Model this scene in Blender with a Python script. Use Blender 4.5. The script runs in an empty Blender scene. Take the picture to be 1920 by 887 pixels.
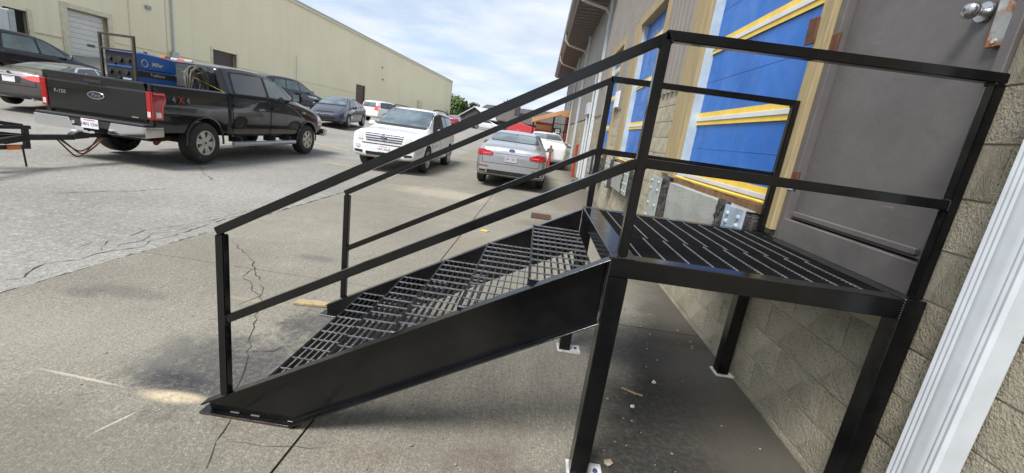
import bpy, bmesh, math, random
from mathutils import Vector, Matrix
from mathutils.bvhtree import BVHTree
random.seed(7)
R = math.radians
SC = bpy.context.scene
COL = SC.collection

# ------------------------------------------------------------------ camera
CAM = Vector((-1.597, -1.637, 1.4825))
YAW, PITCH, ROLL, FPX = -0.0337, -0.2417, 0.1376, 796.9
fw = Vector((math.sin(YAW) * math.cos(PITCH), math.cos(YAW) * math.cos(PITCH), math.sin(PITCH)))
rt0 = Vector((math.cos(YAW), -math.sin(YAW), 0)); up0 = rt0.cross(fw)
rt = rt0 * math.cos(ROLL) + up0 * math.sin(ROLL); upv = up0 * math.cos(ROLL) - rt0 * math.sin(ROLL)
cd = bpy.data.cameras.new('camera'); cam = bpy.data.objects.new('camera', cd); COL.objects.link(cam)
m = Matrix((rt, upv, -fw)).transposed().to_4x4(); m.translation = CAM
cam.matrix_world = m
cd.sensor_fit = 'HORIZONTAL'; cd.sensor_width = 36; cd.lens = FPX / 1920 * 36
cd.clip_start = 0.05; cd.clip_end = 3000
SC.camera = cam

# ------------------------------------------------------------------ sky, sun, exposure
SUN_EL, SUN_AZ = R(56), R(-146)            # azimuth from +Y, clockwise seen from above
wd = bpy.data.worlds.new('World'); SC.world = wd; wd.use_nodes = True
nt = wd.node_tree; nt.nodes.clear()
def wn(t, **k):
    n = nt.nodes.new(t)
    for a, v in k.items(): setattr(n, a, v)
    return n
sky = wn('ShaderNodeTexSky', sky_type='NISHITA'); sky.sun_disc = False
sky.sun_elevation = SUN_EL; sky.sun_rotation = SUN_AZ; sky.dust_density = 1.2; sky.air_density = 1.0; sky.ozone_density = 1.5
tc = wn('ShaderNodeTexCoord'); sp = wn('ShaderNodeSeparateXYZ'); nt.links.new(tc.outputs['Generated'], sp.inputs[0])
ad = wn('ShaderNodeMath', operation='ADD'); ad.inputs[1].default_value = 0.10; nt.links.new(sp.outputs[2], ad.inputs[0])
mx = wn('ShaderNodeMath', operation='MAXIMUM'); mx.inputs[1].default_value = 0.06; nt.links.new(ad.outputs[0], mx.inputs[0])
dx = wn('ShaderNodeMath', operation='DIVIDE'); nt.links.new(sp.outputs[0], dx.inputs[0]); nt.links.new(mx.outputs[0], dx.inputs[1])
dy = wn('ShaderNodeMath', operation='DIVIDE'); nt.links.new(sp.outputs[1], dy.inputs[0]); nt.links.new(mx.outputs[0], dy.inputs[1])
cb = wn('ShaderNodeCombineXYZ'); nt.links.new(dx.outputs[0], cb.inputs[0]); nt.links.new(dy.outputs[0], cb.inputs[1])
nz = wn('ShaderNodeTexNoise'); nz.inputs['Scale'].default_value = 0.55; nz.inputs['Detail'].default_value = 9; nz.inputs['Roughness'].default_value = 0.58
nt.links.new(cb.outputs[0], nz.inputs['Vector'])
rp = wn('ShaderNodeMapRange'); rp.inputs[1].default_value = 0.27; rp.inputs[2].default_value = 0.56; rp.interpolation_type = 'SMOOTHSTEP'
nt.links.new(nz.outputs[0], rp.inputs[0])
n2 = wn('ShaderNodeTexNoise'); n2.inputs['Scale'].default_value = 1.7; n2.inputs['Detail'].default_value = 6; nt.links.new(cb.outputs[0], n2.inputs['Vector'])
cr = wn('ShaderNodeValToRGB'); cr.color_ramp.elements[0].position = .3; cr.color_ramp.elements[0].color = (3.7, 4.3, 5.2, 1)
cr.color_ramp.elements[1].position = .62; cr.color_ramp.elements[1].color = (5.1, 5.45, 5.95, 1)
nt.links.new(n2.outputs[0], cr.inputs[0])
mixc = wn('ShaderNodeMix', data_type='RGBA'); nt.links.new(rp.outputs[0], mixc.inputs[0]); nt.links.new(sky.outputs[0], mixc.inputs[6]); nt.links.new(cr.outputs[0], mixc.inputs[7])
bg = wn('ShaderNodeBackground'); bg.inputs[1].default_value = 0.092
nt.links.new(mixc.outputs[2], bg.inputs[0])
out = wn('ShaderNodeOutputWorld'); nt.links.new(bg.outputs[0], out.inputs[0])
sd = bpy.data.lights.new('sun', 'SUN'); sd.energy = 2.9; sd.angle = R(22); sd.color = (1, .97, .925)
so = bpy.data.objects.new('sun', sd); COL.objects.link(so); so.location = (-30, -20, 50)
sdir = Vector((math.sin(SUN_AZ) * math.cos(SUN_EL), math.cos(SUN_AZ) * math.cos(SUN_EL), math.sin(SUN_EL)))
so.rotation_euler = sdir.to_track_quat('Z', 'Y').to_euler()
vs = SC.view_settings; vs.view_transform = 'Standard'; vs.look = 'None'; vs.gamma = 1; vs.exposure = 0.98; vs.use_curve_mapping = False

# ------------------------------------------------------------------ material helpers
MATS = {}
class NT:
    def __init__(s, name):
        s.m = bpy.data.materials.new(name); s.m.use_nodes = True; s.t = s.m.node_tree
        s.b = s.t.nodes['Principled BSDF']; s.co = s.n('ShaderNodeTexCoord').outputs['Object']
    def n(s, t, **k):
        n = s.t.nodes.new(t)
        for a, v in k.items(): setattr(n, a, v)
        return n
    def set(s, n, i, v):
        if hasattr(v, 'is_linked') or isinstance(v, bpy.types.NodeSocket): s.t.links.new(v, n.inputs[i])
        else: n.inputs[i].default_value = v
    def math(s, op, a, b=0.0, c=None):
        n = s.n('ShaderNodeMath', operation=op); s.set(n, 0, a); s.set(n, 1, b)
        if c is not None: s.set(n, 2, c)
        return n.outputs[0]
    def mp(s, scale=(1, 1, 1), rot=(0, 0, 0), loc=(0, 0, 0), co=None):
        n = s.n('ShaderNodeMapping'); s.set(n, 0, co or s.co); n.inputs['Scale'].default_value = scale
        n.inputs['Rotation'].default_value = rot; n.inputs['Location'].default_value = loc
        return n.outputs[0]
    def noise(s, scale, detail=5, rough=.55, co=None, dist=0):
        n = s.n('ShaderNodeTexNoise'); s.set(n, 'Vector', co or s.co); n.inputs['Scale'].default_value = scale
        n.inputs['Detail'].default_value = detail; n.inputs['Roughness'].default_value = rough; n.inputs['Distortion'].default_value = dist
        return n.outputs[0]
    def voro(s, scale, co=None, feat='F1'):
        n = s.n('ShaderNodeTexVoronoi', feature=feat); s.set(n, 'Vector', co or s.co); n.inputs['Scale'].default_value = scale
        return n
    def mr(s, v, a, b, c=0.0, d=1.0, smooth=True):
        n = s.n('ShaderNodeMapRange'); n.interpolation_type = 'SMOOTHSTEP' if smooth else 'LINEAR'
        s.set(n, 0, v); n.inputs[1].default_value = a; n.inputs[2].default_value = b; n.inputs[3].default_value = c; n.inputs[4].default_value = d
        return n.outputs[0]
    def mix(s, f, a, b, mode='MIX'):
        n = s.n('ShaderNodeMix', data_type='RGBA', blend_type=mode); s.set(n, 0, f)
        for i, v in ((6, a), (7, b)):
            s.set(n, i, v if not isinstance(v, tuple) else (v + (1,) if len(v) == 3 else v))
        return n.outputs[2]
    def bump(s, h, strength=.3, dist=.01, normal=None):
        n = s.n('ShaderNodeBump'); n.inputs['Strength'].default_value = strength; n.inputs['Distance'].default_value = dist
        s.set(n, 'Height', h)
        if normal is not None: s.set(n, 'Normal', normal)
        s.t.links.new(n.outputs[0], s.b.inputs['Normal']); return n.outputs[0]
    def fin(s, col=None, rough=None, metal=None, spec=None, coat=None):
        if col is not None: s.set(s.b, 'Base Color', col + (1,) if isinstance(col, tuple) else col)
        if rough is not None: s.set(s.b, 'Roughness', rough)
        if metal is not None: s.set(s.b, 'Metallic', metal)
        if spec is not None: s.set(s.b, 'Specular IOR Level', spec)
        if coat is not None: s.set(s.b, 'Coat Weight', coat); s.b.inputs['Coat Roughness'].default_value = .04
        return s.m

def plain(name, col, rough=.5, metal=0.0, var=.12, nscale=6, spec=.5, coat=None, bump=0, bscale=60, dirt=0):
    """painted / plain surface with slight tonal and gloss variation"""
    if name in MATS: return MATS[name]
    s = NT(name)
    n = s.noise(nscale, 6, .6)
    c = s.mix(s.mr(n, .3, .7), tuple(v * (1 - var) for v in col), tuple(min(1, v * (1 + var)) for v in col))
    if dirt:
        d = s.mr(s.noise(2.3, 8, .65), .5, .75, 0, dirt)
        c = s.mix(d, c, (.22, .2, .16))
    r = s.mr(s.noise(nscale * 3, 4), .2, .8, max(.02, rough * .8), min(1, rough * 1.25))
    if bump: s.bump(s.noise(bscale, 5, .6), bump, .006)
    MATS[name] = s.fin(c, r, metal, spec, coat); return MATS[name]

def m_concrete():
    s = NT('concrete')
    base = s.mix(s.mr(s.noise(.55, 7, .6), .32, .68), (.195, .182, .149), (.305, .285, .236))
    base = s.mix(s.mr(s.noise(3.1, 8, .7), .35, .7, 0, .55), base, (.215, .198, .16))
    fine = s.noise(95, 4, .7); base = s.mix(s.mr(fine, .42, .62, 0, .6), base, (.125, .116, .095))
    ag = s.voro(75); base = s.mix(s.math('MULTIPLY', s.mr(ag.outputs['Distance'], 0.10, .30, .8, 0), s.mr(s.noise(6, 4, .6), .4, .6)), base, (.50, .475, .41))
    broom = s.noise(1, 4, .7, co=s.mp((160, 5, 1), (0, 0, R(4))))
    base = s.mix(s.mr(broom, .44, .62, 0, .5), base, (.13, .122, .10))
    gr = s.noise(42, 3, .8); base = s.mix(s.mr(gr, .50, .64, 0, .5), base, (.13, .12, .098)); base = s.mix(s.mr(gr, .46, .34, 0, .42), base, (.37, .343, .28))
    dots = s.noise(21, 3, .8); base = s.mix(s.mr(dots, .61, .70, 0, .7), base, (.09, .085, .075))
    xyz = s.n('ShaderNodeSeparateXYZ'); s.set(xyz, 0, s.co); X, Y = xyz.outputs[0], xyz.outputs[1]
    wob = s.math('MULTIPLY', s.math('SUBTRACT', s.noise(2.2, 6, .65), .5), 1.1)
    wob2 = s.math('MULTIPLY', s.math('SUBTRACT', s.noise(11, 5, .7), .5), .8); brk = s.mr(s.noise(27, 5, .8), .30, .58, .45, 1)
    def spot(cx, cy, rx, ry, soft, colr, amt, rot=0.0):
        nonlocal base
        c, q = math.cos(rot), math.sin(rot)
        ax = s.math('ADD', X, -cx); ay = s.math('ADD', Y, -cy)
        u = s.math('DIVIDE', s.math('ADD', s.math('MULTIPLY', ax, c), s.math('MULTIPLY', ay, q)), rx)
        v = s.math('DIVIDE', s.math('SUBTRACT', s.math('MULTIPLY', ay, c), s.math('MULTIPLY', ax, q)), ry)
        d = s.math('SQRT', s.math('ADD', s.math('MULTIPLY', u, u), s.math('MULTIPLY', v, v)))
        d = s.math('ADD', d, s.math('MULTIPLY', wob, soft))
        d = s.math('ADD', d, s.math('MULTIPLY', wob2, soft))
        base = s.mix(s.math('MULTIPLY', s.mr(d, 1.0, .3, 0, amt), brk), base, colr)
    # dirty black run-off along the wall foot under the landing
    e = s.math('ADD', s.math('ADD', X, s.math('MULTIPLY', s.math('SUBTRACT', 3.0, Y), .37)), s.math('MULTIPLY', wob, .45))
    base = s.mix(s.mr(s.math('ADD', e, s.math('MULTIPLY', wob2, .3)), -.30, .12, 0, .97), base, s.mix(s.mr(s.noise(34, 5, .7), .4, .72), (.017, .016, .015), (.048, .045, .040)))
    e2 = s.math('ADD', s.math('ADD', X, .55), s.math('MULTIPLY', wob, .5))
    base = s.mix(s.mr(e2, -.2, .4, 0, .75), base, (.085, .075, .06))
    # black paint overspray round the stair feet
    spot(-3.15, .42, .66, .52, 1.5, (.045, .046, .05), .88, .2)
    spot(-2.75, 1.02, .6, .5, 1.5, (.05, .05, .052), .8)
    spot(-3.33, .22, .26, .12, 1.0, (.025, .026, .034), .75)
    spot(-3.65, 2.3, .26, .12, .8, (.09, .09, .09), .6); spot(-4.35, 1.05, .5, .12, 1, (.09, .085, .08), .5); spot(-4.6, .95, .2, .1, 1, (.06, .06, .06), .5)
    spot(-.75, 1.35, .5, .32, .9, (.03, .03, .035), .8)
    # red-brown oxide stains by the near leg
    spot(-1.65, .02, .22, .14, 1, (.085, .035, .03), .4); spot(-1.42, -.08, .3, .12, 1.1, (.085, .038, .032), .35); spot(-2.12, -.05, .16, .1, 1.1, (.12, .06, .045), .25)
    spot(-1.55, .3, .18, .1, 1, (.10, .05, .045), .25)
    spot(-2.0, 3.6, .9, .5, 1, (.20, .17, .12), .4); spot(-1.2, 5.4, .8, .8, 1, (.13, .11, .085), .6); spot(-.7, 8.5, .9, 2.6, 1, (.12, .10, .08), .6)
    spot(-3.4, 7.2, 1.4, .8, 1, (.43, .38, .29), .5); spot(-2.3, 10.6, 1.0, 2.3, .6, (.11, .1, .085), .5)
    spot(-4.4, .45, 1.4, .5, 1, (.26, .245, .20), .35); spot(-3.6, -.35, 1.2, .4, 1.2, (.13, .122, .10), .45); spot(-1.9, .1, .7, .3, 1.4, (.12, .11, .09), .4)
    spot(-3.20, .10, .22, .06, .18, (.50, .41, .28), 1.0, .05); spot(-3.71, .13, .34, .012, .25, (.46, .42, .34), .8, -.065); spot(-3.285, -.11, .125, .008, .2, (.50, .47, .40), .8, 1.28)
    spot(-3.5, 1.22, .3, .05, .4, (.33, .27, .19), .5)
    h = s.math('ADD', s.math('MULTIPLY', broom, .5), s.math('ADD', s.math('MULTIPLY', fine, .8), s.math('MULTIPLY', ag.outputs['Distance'], .6)))
    s.bump(h, .6, .007)
    return s.fin(base, s.mr(s.noise(4, 5), .3, .7, .75, .95), spec=.3)
def m_asphalt():
    s = NT('asphalt')
    base = s.mix(s.mr(s.noise(.35, 7, .6), .32, .68), (.215, .207, .19), (.30, .288, .265))
    st = s.voro(120); base = s.mix(s.mr(st.outputs['Distance'], .0, .45, .5, 0), base, (.36, .345, .32))
    f = s.noise(70, 5, .75); base = s.mix(s.mr(f, .42, .66, 0, .6), base, (.105, .10, .092))
    gr = s.noise(26, 4, .8); base = s.mix(s.mr(gr, .52, .66, 0, .6), base, (.11, .105, .095)); base = s.mix(s.mr(gr, .46, .36, 0, .5), base, (.46, .44, .405))
    base = s.mix(s.mr(s.noise(1.4, 6, .7, co=s.mp((.5, 2.2, 1))), .55, .75, 0, .4), base, (.15, .142, .13))
    base = s.mix(s.mr(s.noise(.9, 8, .7), .62, .78, 0, .45), base, (.095, .09, .083))
    s.bump(s.math('ADD', st.outputs['Distance'], f), .4, .007)
    return s.fin(base, .9, spec=.25)
def m_block():
    s = NT('split_face_block')
    oi = s.n('ShaderNodeObjectInfo').outputs['Random']
    base = s.mix(oi, (.53, .475, .36), (.64, .585, .46))
    base = s.mix(s.mr(s.noise(5, 7, .65), .38, .75, 0, .55), base, (.28, .245, .175))
    v = s.voro(85); v2 = s.voro(190)
    base = s.mix(s.mr(v.outputs['Distance'], .05, .35, .45, 0), base, (.66, .61, .48))
    base = s.mix(s.mr(s.noise(60, 5, .85), .54, .64, 0, .7), base, (.11, .098, .075))
    base = s.mix(s.mr(s.noise(7.5, 3, .5, co=s.mp(loc=(3, 1, 5))), .71, .79, 0, .75), base, (.28, .105, .03))
    s.bump(s.math('ADD', s.math('MULTIPLY', s.noise(34, 7, .8), 2.0), s.math('ADD', v.outputs['Distance'], s.math('MULTIPLY', v2.outputs['Distance'], .5))), .95, .018)
    return s.fin(base, .93, spec=.2)
def m_steel():
    s = NT('black_painted_steel')
    n = s.noise(7, 7, .65); c = s.mix(s.mr(n, .35, .7), (.003, .003, .0033), (.0065, .0065, .007))
    sc = s.noise(40, 6, .75); c = s.mix(s.mr(sc, .66, .78, 0, .4), c, (.032, .030, .028))
    r = s.mr(s.noise(15, 5, .7), .3, .75, .12, .26)
    s.bump(s.noise(90, 4, .6), .10, .002)
    rs = s.mr(s.noise(9, 8, .75), .70, .76, 0, .25); c = s.mix(rs, c, (.05, .026, .016))
    return s.fin(c, r, 0, .5)
def m_cream():
    s = NT('cream_siding')
    c = s.mix(s.mr(s.noise(.25, 6, .6), .3, .7), (.78, .70, .485), (.82, .75, .54))
    st = s.noise(1, 5, .6, co=s.mp((2.2, 2.2, .12))); c = s.mix(s.mr(st, .5, .75, 0, .2), c, (.55, .5, .36))
    return s.fin(c, .6, spec=.3)
def m_mortar():
    s = NT('mortar'); c = s.mix(s.noise(8, 6, .7), (.30, .272, .21), (.42, .385, .30)); s.bump(s.noise(60, 5, .7), .5, .006)
    return s.fin(c, .95, spec=.2)
def m_farblock():
    s = NT('far_block_wall')
    br = s.n('ShaderNodeTexBrick'); s.set(br, 'Vector', s.mp((1, 1, 1), (0, R(90), 0)))
    cx = s.n('ShaderNodeSeparateXYZ'); s.set(cx, 0, s.co); cc = s.n('ShaderNodeCombineXYZ'); s.set(cc, 0, cx.outputs[1]); s.set(cc, 1, cx.outputs[2]); s.set(br, 'Vector', cc.outputs[0])
    br.inputs['Scale'].default_value = 1; br.inputs['Brick Width'].default_value = .406; br.inputs['Row Height'].default_value = .2032; br.inputs['Mortar Size'].default_value = .006
    br.inputs['Color1'].default_value = (.30, .265, .195, 1); br.inputs['Color2'].default_value = (.37, .33, .25, 1); br.inputs['Mortar'].default_value = (.24, .22, .17, 1)
    c = s.mix(s.mr(s.noise(50, 4, .8), .52, .72, 0, .6), br.outputs[0], (.13, .115, .085))
    s.bump(s.math('ADD', s.noise(40, 5, .7), s.math('MULTIPLY', br.outputs[1], -1.0)), .6, .01)
    return s.fin(c, .93, spec=.2)
def m_wood(name, a, b):
    s = NT(name); g = s.noise(1, 6, .65, co=s.mp((30, 30, 2.0)), dist=.6)
    c = s.mix(s.mr(g, .3, .7), a, b); c = s.mix(s.mr(s.noise(6, 6, .7), .62, .75, 0, .6), c, (.12, .075, .04)); s.bump(g, .3, .004)
    return s.fin(c, .75, spec=.25)
def m_rust(name='rust', a=(.16, .062, .03), b=(.075, .035, .022)):
    s = NT(name); c = s.mix(s.mr(s.noise(14, 7, .7), .3, .7), a, b); s.bump(s.noise(60, 6, .7), .6, .005); return s.fin(c, .85, .2)
def m_rustplate():
    s = NT('galvanised_rusting'); k = s.mr(s.noise(11, 6, .6), .47, .58)
    c = s.mix(k, (.42, .43, .42), (.30, .11, .025)); return s.fin(c, s.mr(k, 0, 1, .4, .85), s.mr(k, 0, 1, .6, 0))
def m_blue():
    s = NT('blue_door_paint'); c = s.mix(s.mr(s.noise(1.6, 6, .6), .3, .7), (.011, .115, .44), (.018, .15, .54))
    c = s.mix(s.mr(s.noise(1, 6, .7, co=s.mp((9, 9, .7))), .58, .78, 0, .35), c, (.03, .07, .22))
    s.bump(s.noise(2.2, 3, .5), .15, .03); return s.fin(c, s.mr(s.noise(5, 5), .3, .7, .28, .5), 0, .45)
def m_doorpaint():
    s = NT('brown_grey_door_paint'); c = s.mix(s.mr(s.noise(2.2, 7, .65), .3, .7), (.105, .095, .093), (.128, .117, .115))
    c = s.mix(s.mr(s.noise(17, 7, .8), .68, .76, 0, .6), c, (.14, .12, .10))
    c = s.mix(s.mr(s.noise(3.5, 5, .6, co=s.mp((1, 1, 3), (0.6, 0, 0))), .6, .75, 0, .35), c, (.075, .066, .064))
    sc = s.noise(1, 3, .7, co=s.mp((30, 3.0, 40), (R(35), 0, 0))); c = s.mix(s.mr(sc, .70, .74, 0, .5), c, (.24, .22, .21))
    s.bump(s.math('ADD', s.noise(4.5, 5, .55, dist=.8), s.math('MULTIPLY', s.noise(60, 3), .08)), .2, .02); return s.fin(c, s.mr(s.noise(9, 5), .3, .7, .36, .58), 0, .5)
def m_foliage(name, a, b):
    s = NT(name); oi = s.n('ShaderNodeTexCoord')
    c = s.mix(s.mr(s.noise(.45, 4, .7), .3, .7), a, b); return s.fin(c, .75, spec=.2)
def m_diamond():
    s = NT('grey_tread_plate'); w = s.mp((1, 34, 34), (R(45), 0, 0)); ch = s.n('ShaderNodeTexChecker'); 
    v = s.voro(38); b = s.mr(v.outputs['Distance'], .2, .35, 1, 0); s.bump(b, .6, .004)
    c = s.mix(s.mr(s.noise(5, 6, .7), .35, .7), (.29, .30, .28), (.36, .37, .345)); c = s.mix(s.mr(s.noise(12, 6, .7), .64, .75, 0, .5), c, (.2, .16, .11))
    return s.fin(c, .5, 0, .4)
def m_rubber():
    s = NT('worn_rubber'); n = s.noise(30, 6, .8); c = s.mix(s.mr(n, .4, .65), (.015, .015, .015), (.13, .125, .12)); s.bump(n, 1.0, .02); return s.fin(c, .85)

CONC, ASPH, BLOCK, STEEL, CREAM, MORTAR, FARB = m_concrete(), m_asphalt(), m_block(), m_steel(), m_cream(), m_mortar(), m_farblock()
TAN = m_wood('tan_timber', (.40, .32, .18), (.28, .215, .12)); RUST = m_rust(); RUSTPL = m_rustplate(); BLUE = m_blue(); DOORP = m_doorpaint()
OSB = m_wood('brown_sill_timber', (.23, .13, .07), (.12, .07, .04)); DIAM = m_diamond(); RUBBER = m_rubber()
YEL = plain('yellow_stripe', (.82, .56, .07), .45, var=.1, dirt=.15); WSTR = plain('white_stripe', (.62, .64, .66), .45, var=.06, dirt=.15)
JAMB = plain('pale_blue_grey_jamb', (.42, .50, .56), .5, var=.1, dirt=.2)
WHITE = plain('white_aluminium', (.55, .585, .62), .42, var=.06, dirt=.16)
SIDING = plain('taupe_metal_siding', (.205, .180, .155), .5, var=.08, nscale=1.5, dirt=.2)
SIDING2 = plain('flat_taupe_siding', (.235, .215, .19), .55, var=.06, nscale=1.2, dirt=.15)
SOFFIT = plain('dark_brown_soffit', (.085, .068, .06), .6); FASCIA = plain('grey_fascia', (.26, .25, .235), .5)
GREYST = plain('grey_painted_plate', (.33, .36, .345), .45, var=.1, nscale=9, dirt=.35); BLUST = plain('pale_blue_plate', (.36, .44, .53), .45, var=.12, nscale=9, dirt=.4)
GALV = plain('galvanised_steel', (.55, .56, .57), .42, .75, .15, 20); CHROME = plain('chrome', (.72, .73, .75), .10, 1.0, .03)
SATIN = plain('satin_steel', (.55, .55, .56), .25, 1.0, .05)
DARKP = plain('black_plastic', (.022, .022, .023), .6, var=.2); TYRE = plain('tyre_rubber', (.026, .025, .024), .85, var=.25, nscale=20, bump=.3, bscale=90, dirt=.25)
WELL = plain('wheel_well_black', (.008, .008, .008), .95)
ALLOY = plain('alloy_wheel', (.42, .40, .37), .35, .8, .1, 12); ALLOYT = plain('dusty_alloy_wheel', (.52, .50, .46), .4, .7, .15, 12)
def glassm(name, col, rough=.035, ior=1.75):
    s = NT(name); n = s.noise(1.7, 4, .6); c = s.mix(s.mr(n, .35, .65), tuple(v * .6 for v in col), tuple(v * 1.5 for v in col)); s.b.inputs['IOR'].default_value = ior
    return s.fin(c, rough, 0, .6)
GLASS = glassm('tinted_glass', (.010, .012, .013)); GLASSG = glassm('green_tint_glass', (.05, .085, .075)); GLASSB = glassm('blue_grey_screen', (.085, .115, .125), .05, 1.9)
RED = plain('red_lens', (.30, .008, .010), .10, var=.25, nscale=25, coat=.6); REDB = plain('bright_red_lens', (.78, .10, .09), .12, var=.1, coat=.5)
CLEAR = plain('clear_lens', (.62, .61, .56), .12, .15, .25, 30, coat=.6); YELLENS = plain('hazed_lens', (.50, .47, .34), .3, .1, .2, 20)
PLATE = plain('plate_white', (.72, .72, .74), .4, var=.05); PINK = plain('plate_red_print', (.55, .12, .12), .5); BLUET = plain('plate_blue_print', (.05, .09, .25), .5)
GREYB = plain('pale_grey_plate', (.42, .44, .45), .4); ORANGE = plain('amber_lens', (.75, .18, .02), .25)
YELLINE = plain('worn_yellow_paint', (.42, .33, .15), .85, var=.3, nscale=14)

# ------------------------------------------------------------------ mesh helpers
ORG = {}
def link(name, me, parent=None, mat=None):
    o = bpy.data.objects.new(name, me); COL.objects.link(o)
    if mat is not None and me is not None and not me.materials: me.materials.append(mat)
    p = parent
    if p is not None:
        o.parent = p
        if p.name in ORG: o.matrix_parent_inverse = Matrix.Translation(-ORG[p.name])
    return o
def thing(name, loc, label, cat, group=None, rotz=0, world=True, pitch=0, roll=0):
    o = bpy.data.objects.new(name, None); COL.objects.link(o); o.location = loc; o.empty_display_size = .2
    o['label'] = label; o['category'] = cat
    if group: o['group'] = group
    if world: ORG[o.name] = Vector(loc)
    else: o.rotation_euler = (roll, pitch, rotz)
    return o
def tag(o, label=None, cat=None, group=None, kind=None):
    for k, v in (('label', label), ('category', cat), ('group', group), ('kind', kind)):
        if v: o[k] = v
    return o
class MB:
    def __init__(s): s.bm = bmesh.new()
    def box(s, x0, x1, y0, y1, z0, z1):
        v = [s.bm.verts.new((x, y, z)) for x in (x0, x1) for y in (y0, y1) for z in (z0, z1)]
        for f in ((0, 1, 3, 2), (4, 6, 7, 5), (0, 4, 5, 1), (2, 3, 7, 6), (0, 2, 6, 4), (1, 5, 7, 3)): s.bm.faces.new([v[i] for i in f])
        return s
    def prism(s, pts, axis, a, b):
        """extrude a 2D outline along an axis: axis 'y': pts (x,z); 'x': pts (y,z); 'z': pts (x,y)"""
        def P(p, t): return {'y': (p[0], t, p[1]), 'x': (t, p[0], p[1]), 'z': (p[0], p[1], t)}[axis]
        A = [s.bm.verts.new(P(p, a)) for p in pts]; B = [s.bm.verts.new(P(p, b)) for p in pts]; n = len(pts)
        s.bm.faces.new(A); s.bm.faces.new(B[::-1])
        for i in range(n): s.bm.faces.new((A[i], B[i], B[(i + 1) % n], A[(i + 1) % n]))
        return s
    def bar(s, p, q, w, h, up=(0, 0, 1)):
        p, q = Vector(p), Vector(q); d = (q - p).normalized(); side = d.cross(Vector(up)).normalized(); u = side.cross(d)
        A = [s.bm.verts.new(e + side * (a * w / 2) + u * (b * h / 2)) for e in (p, q) for a, b in ((-1, -1), (1, -1), (1, 1), (-1, 1))]
        for f in ((0, 1, 2, 3), (7, 6, 5, 4), (0, 4, 5, 1), (1, 5, 6, 2), (2, 6, 7, 3), (3, 7, 4, 0)): s.bm.faces.new([A[i] for i in f])
        return s
    def cyl(s, p, q, r, n=12, r2=None):
        p, q = Vector(p), Vector(q); d = (q - p).normalized(); a = d.orthogonal().normalized(); b = d.cross(a); r2 = r if r2 is None else r2
        A = [s.bm.verts.new(p + (a * math.cos(t) + b * math.sin(t)) * r) for t in [2 * math.pi * i / n for i in range(n)]]
        B = [s.bm.verts.new(q + (a * math.cos(t) + b * math.sin(t)) * r2) for t in [2 * math.pi * i / n for i in range(n)]]
        s.bm.faces.new(A[::-1]); s.bm.faces.new(B)
        for i in range(n): s.bm.faces.new((A[i], A[(i + 1) % n], B[(i + 1) % n], B[i]))
        return s
    def path(s, pts, r, n=8):
        pts = [Vector(p) for p in pts]; rings = []
        a = None
        for i, p in enumerate(pts):
            d = (pts[min(i + 1, len(pts) - 1)] - pts[max(i - 1, 0)]).normalized()
            a = d.orthogonal().normalized() if a is None else (a - d * a.dot(d)).normalized()
            b = d.cross(a); rings.append([s.bm.verts.new(p + (a * math.cos(t) + b * math.sin(t)) * r) for t in [2 * math.pi * k / n for k in range(n)]])
        for A, B in zip(rings, rings[1:]):
            for k in range(n): s.bm.faces.new((A[k], A[(k + 1) % n], B[(k + 1) % n], B[k]))
        s.bm.faces.new(rings[0][::-1]); s.bm.faces.new(rings[-1]); return s
    def lathe(s, prof, n=32, axis='y', cap=True):
        """prof: list of (r, t) revolved round the axis"""
        rings = []
        for r, t in prof:
            ring = []
            for k in range(n):
                a = 2 * math.pi * k / n; c, q = r * math.cos(a), r * math.sin(a)
                ring.append(s.bm.verts.new({'y': (c, t, q), 'x': (t, c, q), 'z': (c, q, t)}[axis]))
            rings.append(ring)
        for A, B in zip(rings, rings[1:]):
            for k in range(n): s.bm.faces.new((A[k], A[(k + 1) % n], B[(k + 1) % n], B[k]))
        for ring in ((rings[0], rings[-1]) if cap else ()):
            try: s.bm.faces.new(ring)
            except ValueError: pass
        return s
    def mesh(s, mat, bevel=0, smooth=False, seg=1, angle=35):
        bm = s.bm
        if bevel: bmesh.ops.bevel(bm, geom=list(bm.edges), offset=bevel, segments=seg, affect='EDGES', clamp_overlap=True)
        bmesh.ops.recalc_face_normals(bm, faces=list(bm.faces))
        me = bpy.data.meshes.new('m'); bm.to_mesh(me); bm.free()
        if mat: me.materials.append(mat)
        if smooth:
            for p in me.polygons: p.use_smooth = True
            me.set_sharp_from_angle(angle=R(angle))
        return me
    def build(s, name, mat, parent=None, bevel=0, smooth=False, seg=1, angle=35):
        me = s.mesh(mat, bevel, smooth, seg, angle); me.name = name
        return link(name, me, parent)
def B(*a): return MB().box(*a)
def text_mesh(txt, size, mat, bold=0.0, shear=0.0, extrude=.001, space=1.0):
    c = bpy.data.curves.new('t', 'FONT'); c.body = txt; c.size = size; c.extrude = extrude; c.align_x = 'CENTER'; c.align_y = 'CENTER'; c.offset = bold; c.shear = shear; c.resolution_u = 2
    c.space_character = space
    o = bpy.data.objects.new('t', c); COL.objects.link(o)
    me = bpy.data.meshes.new_from_object(o.evaluated_get(bpy.context.evaluated_depsgraph_get()))
    bpy.data.objects.remove(o); bpy.data.curves.remove(c)
    me.materials.clear(); me.materials.append(mat); return me
def put_text(name, txt, size, mat, parent, pos, xdir, ydir, **k):
    me = text_mesh(txt, size, mat, **k)
    x = Vector(xdir).normalized(); y = Vector(ydir); z = x.cross(y).normalized(); y = z.cross(x)
    mt = Matrix((x, y, z)).transposed().to_4x4(); mt.translation = Vector(pos); me.transform(mt)
    return link(name, me, parent)
def smoothstep(a, b, x): t = max(0, min(1, (x - a) / (b - a))); return t * t * (3 - 2 * t)
def softp(x, k=1.5): return k * math.log(1 + math.exp(min(x / k, 40))) if x / k < 40 else x
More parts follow.
